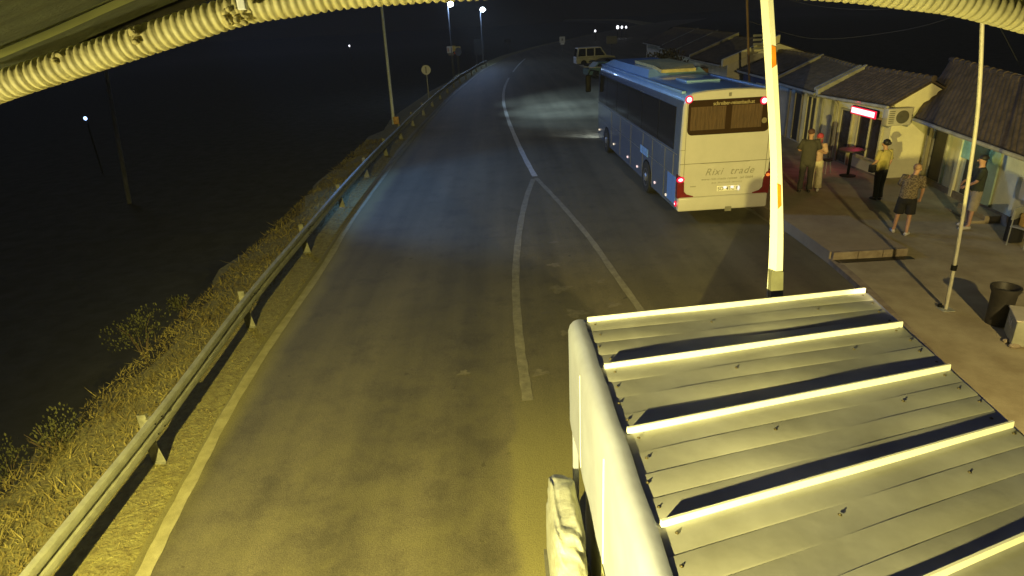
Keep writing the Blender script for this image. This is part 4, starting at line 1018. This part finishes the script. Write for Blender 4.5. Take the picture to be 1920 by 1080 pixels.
# air conditioner on the gable
c = atY(1685, 219, 18.75)
root = empty('air_conditioner', (c.x, 18.99, c.z - .25)); tag(root, 'beige air conditioner unit mounted on the cream gable wall', 'air conditioner')
b = MB(); b.rbox(-.36, .36, -.30, -.03, 0, .50, .02); b.build('casing', M['acwhite'], root, smooth=True)
b = MB(); b.lathe([(.19, 0), (.19, .01), (.15, .014), (.05, .014), (.05, .02)], (.08, -.301, .25), 24, Matrix.Rotation(R_(90), 3, 'X')); b.build('fan_grille', M['acgrill'], root)
b = MB()
for k in range(7): b.box(-.32, -.16, -.306, -.30, .08 + k * .055, .10 + k * .055)
b.build('louvres', M['acgrill'], root)
for x in (-.28, .28):
    b = MB(); b.box(x - .015, x + .015, -.30, 0, -.05, -.005); b.build('bracket', M['galv'], root)

# high table by the wall
tp = Vector((11.05, 19.75, .22))
root = empty('bar_table', (10.95, 19.65, PZ(10.9, 19.6))); tag(root, 'tall round pedestal table beside the snack bar window', 'table')
b = MB(); b.lathe([(.36, .80), (.38, .815), (.38, .84), (.36, .85)], n=28); b.build('table_top', M['bin'], root, smooth=True)
b = MB(); b.tube([(0, 0, .03), (0, 0, .8)], .045, 12); b.build('pedestal', M['black'], root, smooth=True)
b = MB(); b.lathe([(.24, 0), (.24, .02), (.06, .05)], n=20); b.build('foot_plate', M['black'], root, smooth=True)
root = empty('stool', (10.45, 20.1, PZ(10.4, 20))); tag(root, 'dark low stool standing to the left of the tall round table', 'stool')
b = MB(); b.lathe([(.16, .42), (.17, .44), (.16, .46)], n=18); b.build('seat', M['black'], root)
for k in range(3):
    a = k * 2.09; b = MB(); b.tube([(.17 * math.cos(a), .17 * math.sin(a), 0), (.1 * math.cos(a), .1 * math.sin(a), .43)], .012, 6); b.build('leg', M['galv'], root)

# pavement pole, bin, cabinet, chair, pole with board
bp = G(1773, 580, .12)
top = Vector((7.55, 10.55, 5.9))
root = empty('pavement_pole', bp); tag(root, 'thin pale pole rising from the pavement in front of the right house', 'pole')
pp = [G(1773, 580, .12)] + [atY(x, y, bp.y + .02 * i) for i, (x, y) in enumerate([(1789, 500), (1806, 400), (1820, 310), (1832, 220), (1838, 140), (1841, 60), (1842, 0), (1842, -60)])]
b = MB(); b.tube([p - bp for p in catmull(pp, 4)], .031, 10); b.build('pole', M['polewhite'], root, smooth=True)
b = MB(); b.rbox(-.11, .11, -.11, .11, -.05, .012, .005); b.build('base_plate', M['galv'], root)
b = MB(); b.lathe([(.05, 0), (.05, .10)], (pp[1] - bp) * .98 + Vector((0, 0, -.05)), 10); b.build('pipe_collar', M['black'], root)
q = G(1762, 576, .12); root2 = empty('bollard_stub', q); tag(root2, 'small dark stub on the pavement at the foot of the thin pale pole', 'stub')
b = MB(); b.lathe([(.045, -.02), (.045, .05), (.02, .07)], n=10); b.build('stub_body', M['black'], root2)
q = G(1868, 606, .12); root = empty('litter_bin', q); tag(root, 'dark round litter bin with a flared rim standing on the pavement', 'bin')
b = MB(); b.lathe([(.165, 0), (.175, .04), (.18, .32), (.19, .58), (.225, .65), (.23, .70), (.20, .70), (.175, .6), (.15, .4)], n=26); b.build('bin_body', M['bin'], root, smooth=True)
b = MB(); b.blob((0, 0, .56), .165, .165, .07); b.build('bin_bag', M['cdark'], root, smooth='all')
q = G(1936, 645, .12); root = empty('utility_cabinet', q, R_(-28)); tag(root, 'low greyish cabinet with white lettering at the right border', 'cabinet')
b = MB(); b.rbox(-.34, .45, -.25, .35, .03, .46, .015); b.build('cabinet_body', M['cabinet'], root, smooth=True)
b = MB(); b.rbox(-.36, .47, -.27, .37, .462, .49, .01); b.build('lid', M['acwhite'], root)
text('cabinet_lettering', 'NA', .2, M['lettering'], root, (-.345, .10, .30), (R_(90), 0, R_(-90)), depth=.003); text('cabinet_lettering', 'NAR', .2, M['lettering'], root, (.0, -.255, .28), (R_(90), 0, 0), depth=.003)
for i, (x, y, s) in enumerate(((1889, 641, .07), (1903, 651, .085))):
    q = G(x, y, .12); o = MB(); o.blob((0, 0, s * .35), s * 1.3, s * .8, s * .6, seg=2); st = o.build('stone', M['kerb'], None, smooth='all'); st.location = q
    tag(st, ['small loose stone on the pavement next to the bin, nearer to the bin', 'slightly larger stone touching the foot of the lettered cabinet'][i], 'stone', 'loose stones by the cabinet')
q = G(1912, 462, .12); root = empty('metal_chair', q, R_(200)); tag(root, 'thin legged metal chair partly cut off by the right border', 'chair')
b = MB(); b.rbox(-.2, .2, -.2, .2, .44, .47, .01); b.build('seat', M['galv'], root)
b = MB(); b.rbox(-.2, .2, -.22, -.19, .6, .88, .01); b.build('backrest', M['galv'], root)
for x in (-.18, .18):
    for y in (-.18, .18):
        b = MB(); b.tube([(x, y, 0), (x, y, .45 if y > 0 else .88)], .012, 6); b.build('leg', M['galv'], root)
q = G(1897, 455, .12); bag = empty('black_bag', (q.x, q.y, .12)); tag(bag, 'black upright bag beside the metal chair at the right border', 'bag')
b = MB(); b.rbox(-.16, .16, -.12, .12, .02, .62, .05); b.build('bag_body', M['cblack'], bag, smooth=True)
b = MB(); b.tube(catmull([(-.06, 0, .60), (-.05, 0, .70), (.05, 0, .70), (.06, 0, .60)], 5), .012, 6); b.build('handle', M['cblack'], bag)
yb = empty('yellow_canister', (root.location.x, root.location.y, .59)); tag(yb, 'yellowish canister standing on the metal chair seat', 'canister')
b = MB(); b.rbox(-.11, .11, -.09, .09, 0, .30, .03); b.build('canister_body', M['yellowbox'], yb, smooth=True)
b = MB(); b.lathe([(.025, .30), (.025, .34)], (0.04, 0, 0), 10); b.build('cap', M['black'], yb)
# white notice board against the wall at the border
q = fy(1918, 400); root = empty('notice_board', (q.x - .10, q.y, .95)); tag(root, 'pale board on the house wall at the right border', 'board')
b = MB(); b.rbox(-.02, .02, -.35, .15, 0, .62, .008, Matrix.Rotation(ang - R_(90), 4, 'Z')); b.build('board_panel', M['signwhite'], root)

sp_ = (12.62, 33.0); root = empty('wooden_post', (12.05, 32.6, .29)); tag(root, 'brown wooden post with slatted sign boards behind the coach', 'sign post')
root.location = (11.0, 30.5, .29); y_ = 30.5
P0 = atY(1407, 200, y_); P1 = atY(1400, -20, y_); P0b = P0 + (P0 - P1) * ((P0.z - .29) / (P1.z - P0.z)); root.location = P0b
b = MB(); b.tube([Vector((0, 0, -.2)), P1 - P0b], .055, 10); b.build('post', M['wood'], root, smooth=True)
for k in range(4):
    s = atY(1428, 66 + 8 * k, y_) - P0b; b = MB(); b.rbox(s.x - .42, s.x + .42, -.09, -.06, s.z - .05, s.z + .05, .01); b.build('sign_board', M['signgrey'], root)

# bush crown over the coach roof
q = atY(1247, 112, 37); root = empty('small_tree', (q.x + .1, 37.5, .25)); tag(root, 'small bare looking tree crown showing above the coach roof', 'tree')
b = MB(); rnd = random.Random(8); b.tube([(0, 0, -.3), (.05, 0, 1.2), (0, 0, 2.2)], [.11, .08, .05], 8)
for k in range(10):
    a = rnd.uniform(0, 6.28); b.tube([(0, 0, rnd.uniform(1.0, 2)), (math.cos(a) * .8, math.sin(a) * .8, rnd.uniform(2.0, 2.9)), (math.cos(a) * 1.2, math.sin(a) * 1.2, rnd.uniform(2.3, 3.2))], [.04, .025, .008], 5)
b.build('trunk', M['bark'], root)
b = MB()
for k in range(9):
    a = rnd.uniform(0, 6.28); r = rnd.uniform(.2, 1.0); leafmass(b, (math.cos(a) * r, math.sin(a) * r, 2.75 - r * .45 + rnd.uniform(-.2, .25)), .62, .62, .42, 230, .12, rnd)
b.build('crown', M['darkleaf'], root, fix=False)

# overhead cables
def cable(label, pts, r=.012):
    P = [atY(*p) for p in pts]; root = P[0].copy(); b = MB(); b.tube([p - root for p in catmull(P, 8)], r, 6)
    o = b.build('overhead_cable', M['cable'], None); o.location = root; tag(o, label, 'cable', 'overhead cables')
cable('long cable sagging from the barrier top towards the right conduit', [(1405, -30, 30), (1500, 5, 28), (1620, 18, 24), (1760, 5, 20), (1900, -40, 17)])
cable('thin cable crossing low from above the snack bar up to the conduit', [(1405, 40, 30.4), (1520, 72, 28), (1660, 62, 25), (1790, 30, 21), (1960, -60, 18)])
cable('thin cable slanting down behind the right house roof', [(1868, 40, 20), (1890, 80, 20), (1925, 150, 20), (1960, 230, 20)])

# ------------------------------------------------------------------ people
def skinned(name, V, Ed, Rr, m, parent, sub=2):
    me = bpy.data.meshes.new(name); me.from_pydata(V, Ed, []); o = bpy.data.objects.new(name, me); col.objects.link(o)
    md = o.modifiers.new('s', 'SKIN'); md.use_smooth_shade = True
    sk = me.skin_vertices[0].data
    for i, r in enumerate(Rr): sk[i].radius = (r, r) if not isinstance(r, tuple) else r; sk[i].use_root = (i == 0)
    ms = o.modifiers.new('u', 'SUBSURF'); ms.levels = sub; ms.render_levels = sub
    dg = bpy.context.evaluated_depsgraph_get(); m2 = bpy.data.meshes.new_from_object(o.evaluated_get(dg)); bpy.data.objects.remove(o)
    m2.name = name; m2.materials.clear(); m2.materials.append(m)
    m2.polygons.foreach_set('use_smooth', [True] * len(m2.polygons))
    o = bpy.data.objects.new(name, m2); col.objects.link(o); o.parent = parent; return o
def loft(b, rings, n=16):   # rings: (cx, cy, z, rx, ry)
    vs = []
    for cx, cy, z, rx, ry in rings:
        for k in range(n):
            a = 2 * math.pi * k / n; vs.append((cx + rx * math.cos(a), cy + ry * math.sin(a), z))
    fs = [(i * n + k, i * n + (k + 1) % n, (i + 1) * n + (k + 1) % n, (i + 1) * n + k) for i in range(len(rings) - 1) for k in range(n)]
    fs.append(tuple(range(n - 1, -1, -1))); fs.append(tuple(range((len(rings) - 1) * n, len(rings) * n)))
    b.add(vs, fs)
def person(label, px, py, rz, h, pose, top, topm, bottom, botm, shoe, hair, hairm, extra=None, skirt=None):
    """pose: joint overrides for a figure 1.75 m tall facing +y"""
    q = G(px, py, .29); q = G(px, py, PZ(q.x, q.y)); root = empty('person', (q.x, q.y, PZ(q.x, q.y) + .004), rz); tag(root, label, 'person', 'people standing on the pavement'); root.scale = (h / 1.75,) * 3
    J = dict(pel=(0, 0, .95), sp=(0, -.005, 1.14), ch=(0, 0, 1.32), nb=(0, -.01, 1.46), nk=(0, 0, 1.53), hd=(0, .02, 1.62), ht=(0, .015, 1.68), tp=(0, 0, 1.72),
             shl=(-.17, 0, 1.43), shr=(.17, 0, 1.43), ell=(-.23, -.02, 1.15), elr=(.23, -.02, 1.15), wrl=(-.22, .05, .91), wrr=(.22, .05, .91), hal=(-.21, .07, .83), har=(.21, .07, .83),
             hil=(-.09, 0, .92), hir=(.09, 0, .92), knl=(-.11, .02, .50), knr=(.11, .02, .50), anl=(-.12, -.02, .09), anr=(.12, -.02, .09), tol=(-.13, .14, .035), tor=(.13, .14, .035))
    J.update(pose)
    J = {k: Vector(v) for k, v in J.items()}
    order = ['pel', 'sp', 'ch', 'nb', 'nk', 'hd', 'ht', 'tp', 'shl', 'ell', 'wrl', 'hal', 'shr', 'elr', 'wrr', 'har', 'hil', 'knl', 'anl', 'tol', 'hir', 'knr', 'anr', 'tor']
    rad = dict(pel=.125, sp=.115, ch=.13, nb=.07, nk=.052, hd=.082, ht=.088, tp=.055, shl=.062, ell=.042, wrl=.027, hal=.030, shr=.062, elr=.042, wrr=.027, har=.030, hil=.088, knl=.056, anl=.037, tol=.03, hir=.088, knr=.056, anr=.037, tor=.03)
    ed = [('pel', 'sp'), ('sp', 'ch'), ('ch', 'nb'), ('nb', 'nk'), ('nk', 'hd'), ('hd', 'ht'), ('ht', 'tp'), ('ch', 'shl'), ('shl', 'ell'), ('ell', 'wrl'), ('wrl', 'hal'), ('ch', 'shr'), ('shr', 'elr'), ('elr', 'wrr'), ('wrr', 'har'),
          ('pel', 'hil'), ('hil', 'knl'), ('knl', 'anl'), ('anl', 'tol'), ('pel', 'hir'), ('hir', 'knr'), ('knr', 'anr'), ('anr', 'tor')]
    V = [tuple(J[k]) for k in order]; Rr = [rad[k] for k in order]; E_ = [(order.index(a), order.index(c)) for a, c in ed]
    # calves thicker than straight bone; fingers
    for s in 'lr':
        w, hnd = J['wr' + s], J['ha' + s]; d = (hnd - w).normalized(); side = d.cross(Vector((0, 1, .2))).normalized()
        for f in range(5):
            i0 = len(V)
            if f < 4:
                base = hnd + side * (f - 1.5) * .017; l = (.062, .072, .068, .052)[f]
                V += [tuple(base + d * l * .5), tuple(base + d * l + Vector((0, .012, 0)))]; Rr += [.0085, .007]
            else:
                base = hnd + side * -.03 - d * .02; V += [tuple(base + d * .02 + side * -.015), tuple(base + d * .05 + side * -.02)]; Rr += [.010, .008]
            E_ += [(order.index('ha' + s), i0), (i0, i0 + 1)]
    body = skinned('body', V, E_, Rr, M['skin'], root, 2)
    hd = J['hd']; t = J.get('face', None); fdir = Vector(pose.get('look', (0, 1, 0))).normalized(); sd = fdir.cross(Vector((0, 0, 1))).normalized()
    # face: nose, eyes, mouth, ears
    b = MB(); b.blob(hd + fdir * .092 + Vector((0, 0, .005)), .012, .014, .022)
    b.build('nose', M['skin'], body, smooth='all')
    for s in (-1, 1): b = MB(); b.blob(hd + sd * s * .084 + Vector((0, 0, .01)), .012, .018, .028); b.build('ear', M['skin'], body, smooth='all')
    for s in (-1, 1): b = MB(); b.blob(hd + fdir * .080 + sd * s * .03 + Vector((0, 0, .03)), .011, .008, .007, seg=1); b.build('eye', M['hairbrown'], body)
    b = MB(); b.blob(hd + fdir * .080 + Vector((0, 0, -.04)), .02, .008, .005, seg=1); b.build('mouth', M['hairbrown'], body)
    # hair
    b = MB(); c = J['ht'] + Vector((0, 0, -.005)) - fdir * .016
    if hair == 'short': b.blob(c + Vector((0, 0, .015)), .094, .098, .085); 
    elif hair == 'thin': b.blob(c + Vector((0, 0, .004)) - fdir * .008, .091, .094, .082)
    elif hair == 'bun': b.blob(c + Vector((0, 0, .01)), .10, .105, .10); b.blob(c - fdir * .10 + Vector((0, 0, .0)), .055, .055, .055)
    elif hair == 'long': b.blob(c + Vector((0, 0, .01)), .10, .105, .105); b.blob(c - fdir * .05 + Vector((0, 0, -.13)), .088, .055, .15)
    b.build('hair', hairm, root, smooth='all')
    # shirt
    p, s_, c_, nb = J['pel'], J['sp'], J['ch'], J['nb']; b = MB()
    w = top.get('w', 1)
    loft(b, [(p.x, p.y, p.z - .06, .175 * w, .125), (p.x, p.y, p.z, .178 * w, .13), (s_.x, s_.y, s_.z, .168 * w, .128), (c_.x, c_.y, c_.z - .04, .192 * w, .135), (c_.x, c_.y, c_.z + .06, .205 * w, .125), (nb.x, nb.y, nb.z - .045, .185 * w, .10), (nb.x, nb.y, nb.z, .10, .075), (nb.x, nb.y, nb.z + .025, .062, .06)])
    for s in 'lr':
        a, e, wr = J['sh' + s], J['el' + s], J['wr' + s]; inn = a.lerp(c_ + Vector((0, 0, .06)), .35)
        if top.get('sleeve', 'short') == 'short': b.tube([inn, a, a.lerp(e, .45), a.lerp(e, .85)], [.072, .078, .068, .072], 12)
        elif top['sleeve'] == 'long': b.tube([inn, a, a.lerp(e, .5), e, e.lerp(wr, .5), e.lerp(wr, .95)], [.072, .076, .062, .056, .048, .042], 12)
    b.build('shirt', topm, root, smooth='all')
    # trousers, shorts
    b = MB(); fl = {'trousers': .97, 'shorts': .42, 'wide': .98, 'long_shorts': .52}[bottom]
    loft(b, [(p.x, p.y, p.z + .03, .16, .118), (p.x, p.y, p.z - .04, .182, .135), (p.x, p.y, p.z - .12, .178, .135), (p.x, p.y, p.z - .17, .13, .11)])
    for s in 'lr':
        hi, kn, an = J['hi' + s], J['kn' + s], J['an' + s]
        path = [hi + Vector((0, 0, .02)), hi.lerp(kn, .35), hi.lerp(kn, .8), kn, kn.lerp(an, .5), kn.lerp(an, .97)]
        rr_ = [.10, .098, .085, .078, .07, .075]
        if bottom == 'wide': rr_ = [.10, .105, .10, .10, .105, .115]
        if bottom == 'shorts': path = path[:3] + [hi.lerp(kn, .9)]; rr_ = [.105, .112, .112, .116]
        if bottom == 'long_shorts': path = path[:4] + [kn.lerp(an, .12)]; rr_ = [.105, .11, .105, .10, .10]
        b.tube(path, rr_, 12)
    b.build('trousers' if bottom in ('trousers', 'wide') else 'shorts', botm, root, smooth='all')
    for s in 'lr':
        an, to = J['an' + s], J['to' + s]; d = (to - an); d.z = 0; d.normalize()
        b = MB(); b.tube([an - d * .045 + Vector((0, 0, -.04)), an + d * .02 + Vector((0, 0, -.035)), to + Vector((0, 0, .008)), to + d * .05 + Vector((0, 0, -.002))], [.038, .046, .042, .02], 10)
        b.v = [(x, y, max(z, 0.0)) for x, y, z in b.v]; b.build('shoe', shoe, root, smooth='all')
    if extra: extra(root)
    return root
# man in patterned shirt and black shorts, back to camera, weight to the right
def nop(r): pass
person('man in a patterned short sleeved shirt, black shorts and white shoes', 1688, 441, R_(-28), 1.74,
       dict(ch=(.03, .02, 1.32), nb=(.05, .03, 1.455), nk=(.07, .05, 1.52), hd=(.085, .07, 1.60), ht=(.09, .075, 1.66), tp=(.09, .07, 1.70), shl=(-.14, .03, 1.42), shr=(.22, .02, 1.41), elr=(.27, .0, 1.14), wrr=(.27, .10, .92), har=(.26, .13, .85),
            ell=(-.20, .12, 1.18), wrl=(-.08, .28, 1.20), hal=(-.02, .33, 1.24), anl=(-.16, .10, .09), tol=(-.19, .25, .035), knl=(-.13, .06, .5), anr=(.10, -.07, .09), tor=(.16, .07, .035), look=(.5, .9, 0)),
       dict(sleeve='short', w=1.06), M['camo'], 'shorts', M['cblack'], M['shoewhite'], 'thin', M['hairgrey'])
def handbag(root):
    b = MB(); b.rbox(-.34, -.20, -.02, .16, .84, 1.06, .03); b.build('handbag', M['cblack'], root, smooth=True)
person('woman in an olive yellow top and black trousers facing the snack bar', 1643, 376, R_(12), 1.68,
       dict(hd=(-.02, .04, 1.62), ell=(-.25, -.02, 1.17), wrl=(-.24, .14, 1.04), hal=(-.22, .2, 1.02), anl=(-.06, 0, .09), anr=(.06, -.03, .09), knl=(-.07, .02, .5), knr=(.07, 0, .5), tol=(-.07, .15, .035), tor=(.08, .12, .035)),
       dict(sleeve='short', w=1.08), M['colive'], 'trousers', M['cblack'], M['shoedark'], 'bun', M['hairblack'], handbag)
person('tall man in dark clothes with his arms folded beside the woman in cream', 1507, 361, R_(-20), 1.84,
       dict(ell=(-.27, .04, 1.18), wrl=(-.10, .18, 1.14), hal=(-.03, .2, 1.16), elr=(.27, .03, 1.18), wrr=(.24, .2, 1.25), har=(.22, .26, 1.30), look=(.6, .6, 0)),
       dict(sleeve='short', w=1.1), M['cdark'], 'trousers', M['cdark'], M['shoedark'], 'short', M['hairbrown'])
person('woman in a cream top and wide cream trousers with a red headscarf', 1524, 357, R_(150), 1.66,
       dict(ell=(-.23, .08, 1.18), wrl=(-.12, .2, 1.25), hal=(-.08, .24, 1.3)),
       dict(sleeve='short', w=.9), M['cpink'], 'wide', M['ccream'], M['shoewhite'], 'long', M['hairred'])
person('man in a dark green shirt and pale knee shorts behind the thin pole', 1813, 428, R_(70), 1.78,
       dict(ell=(-.2, .1, 1.17), wrl=(-.12, .26, 1.05), hal=(-.08, .3, 1.02), elr=(.22, .08, 1.18), wrr=(.14, .27, 1.08), har=(.08, .3, 1.05), anl=(-.17, .04, .09), tol=(-.2, .2, .035)),
       dict(sleeve='short', w=1.1), M['cgreen'], 'long_shorts', M['cbeige'], M['shoewhite'], 'short', M['hairblack'])

# ------------------------------------------------------------------ light and air
w = bpy.data.worlds.new('World'); scene.world = w; w.use_nodes = True
bg = w.node_tree.nodes['Background']; bg.inputs[0].default_value = (.0034, .0034, .0034, 1); bg.inputs[1].default_value = 1.0
def spot(name, loc, target, energy, color, size, blend=.3, rad=.08):
    l = bpy.data.lights.new(name, 'SPOT'); l.energy = energy; l.color = color; l.spot_size = R_(size); l.spot_blend = blend; l.shadow_soft_size = rad
    o = bpy.data.objects.new(name, l); col.objects.link(o); o.location = loc
    o.rotation_euler = (Vector(target) - Vector(loc)).to_track_quat('-Z', 'Y').to_euler(); return o
# two floodlights on the canopy beside the camera, right and left
LA = (-3.2, -1.7, 3.85)
spot('canopy_flood', LA, (-1.0, 3.9, 0), 14000, (1, .84, .21), 108, .72, .05)
spot('canopy_flood_spill', LA, (-.3, 1.1, 5.9), 950, (1, .88, .36), 70, .4, .06)
spot('canopy_flood', (5.4, -.2, 4.7), (7.0, 16, .3), 5600, (1, .79, .31), 50, .12, .10)
# cool lamp over the left verge, above the frame
spot('verge_lamp', (-10.4, 21, 8.6), (1.2, 21.5, 0), 3900, (.14, .38, 1), 66, .6, .15)
spot('tall_lamp_light', (-5.2, 38.4, 9.6), (1.0, 24, 0), 2200, (.22, .46, 1), 110, .6, .15)
sun = bpy.data.lights.new('night_fill', 'SUN'); sun.energy = .30; sun.angle = R_(14); sun.color = (.62, .70, 1.0)  # added weak sun lamp, a cool fill that lifts the dark field
so = bpy.data.objects.new('night_fill', sun); col.objects.link(so)
so.rotation_euler = Vector((.55, -.75, -.62)).to_track_quat('-Z', 'Y').to_euler()
# coach headlights; added spots high at left lay their pool on the asphalt
Rb = Matrix.Rotation(BYAW, 3, 'Z')
hp = Rb @ Vector((.3, 13.02, .85)) + Vector((BX, BY, 0))
for tx, ty, en in ((4.6, 36.5, 4500), (4.4, 41, 11000), (4.8, 47, 9000)):
    spot('pool_fill_spot', (-5.2, 38.6, 9.5), (tx + .5, ty, 0), en * 1.25, (.52, .76, 1), 40, 1.0, .2)
spot('headlight_beam', hp, G(1020, 190), 420, (.72, .86, 1), 115, .8, .1)
hp2 = Rb @ Vector((BW - .3, 13.02, .85)) + Vector((BX, BY, 0))
spot('headlight_beam', hp2, (8, 50, 0), 260, (.72, .86, 1), 80, 1, .1)
# teal light in the doorway
q = fy(1826, 330); l = bpy.data.lights.new('doorway_light', 'POINT'); l.energy = 5; l.color = (.35, .9, .8); l.shadow_soft_size = .1
o = bpy.data.objects.new('doorway_light', l); col.objects.link(o); o.location = (q.x - .45, q.y, 1.85)

b = MB(); b.box(-140, 150, -12, 330, -8, 14)
hz = b.build('haze', None or bpy.data.materials.new('night_haze'), None); tag(hz, kind='stuff')
hm = hz.data.materials[0]; hm.use_nodes = True; nt = hm.node_tree; nt.nodes.clear()
pv_ = nt.nodes.new('ShaderNodeVolumePrincipled'); pv_.inputs['Density'].default_value = HAZE; pv_.inputs['Color'].default_value = (.9, .92, .95, 1); pv_.inputs['Anisotropy'].default_value = .2
ou = nt.nodes.new('ShaderNodeOutputMaterial'); nt.links.new(pv_.outputs[0], ou.inputs['Volume'])
scene.cycles.volume_bounces = 0
scene.view_settings.view_transform = 'Standard'; scene.view_settings.look = 'None'
scene.view_settings.exposure = 0; scene.view_settings.gamma = 1
scene.render.engine = 'CYCLES'
scene.cycles.use_denoising = True
scene.cycles.max_bounces = 6
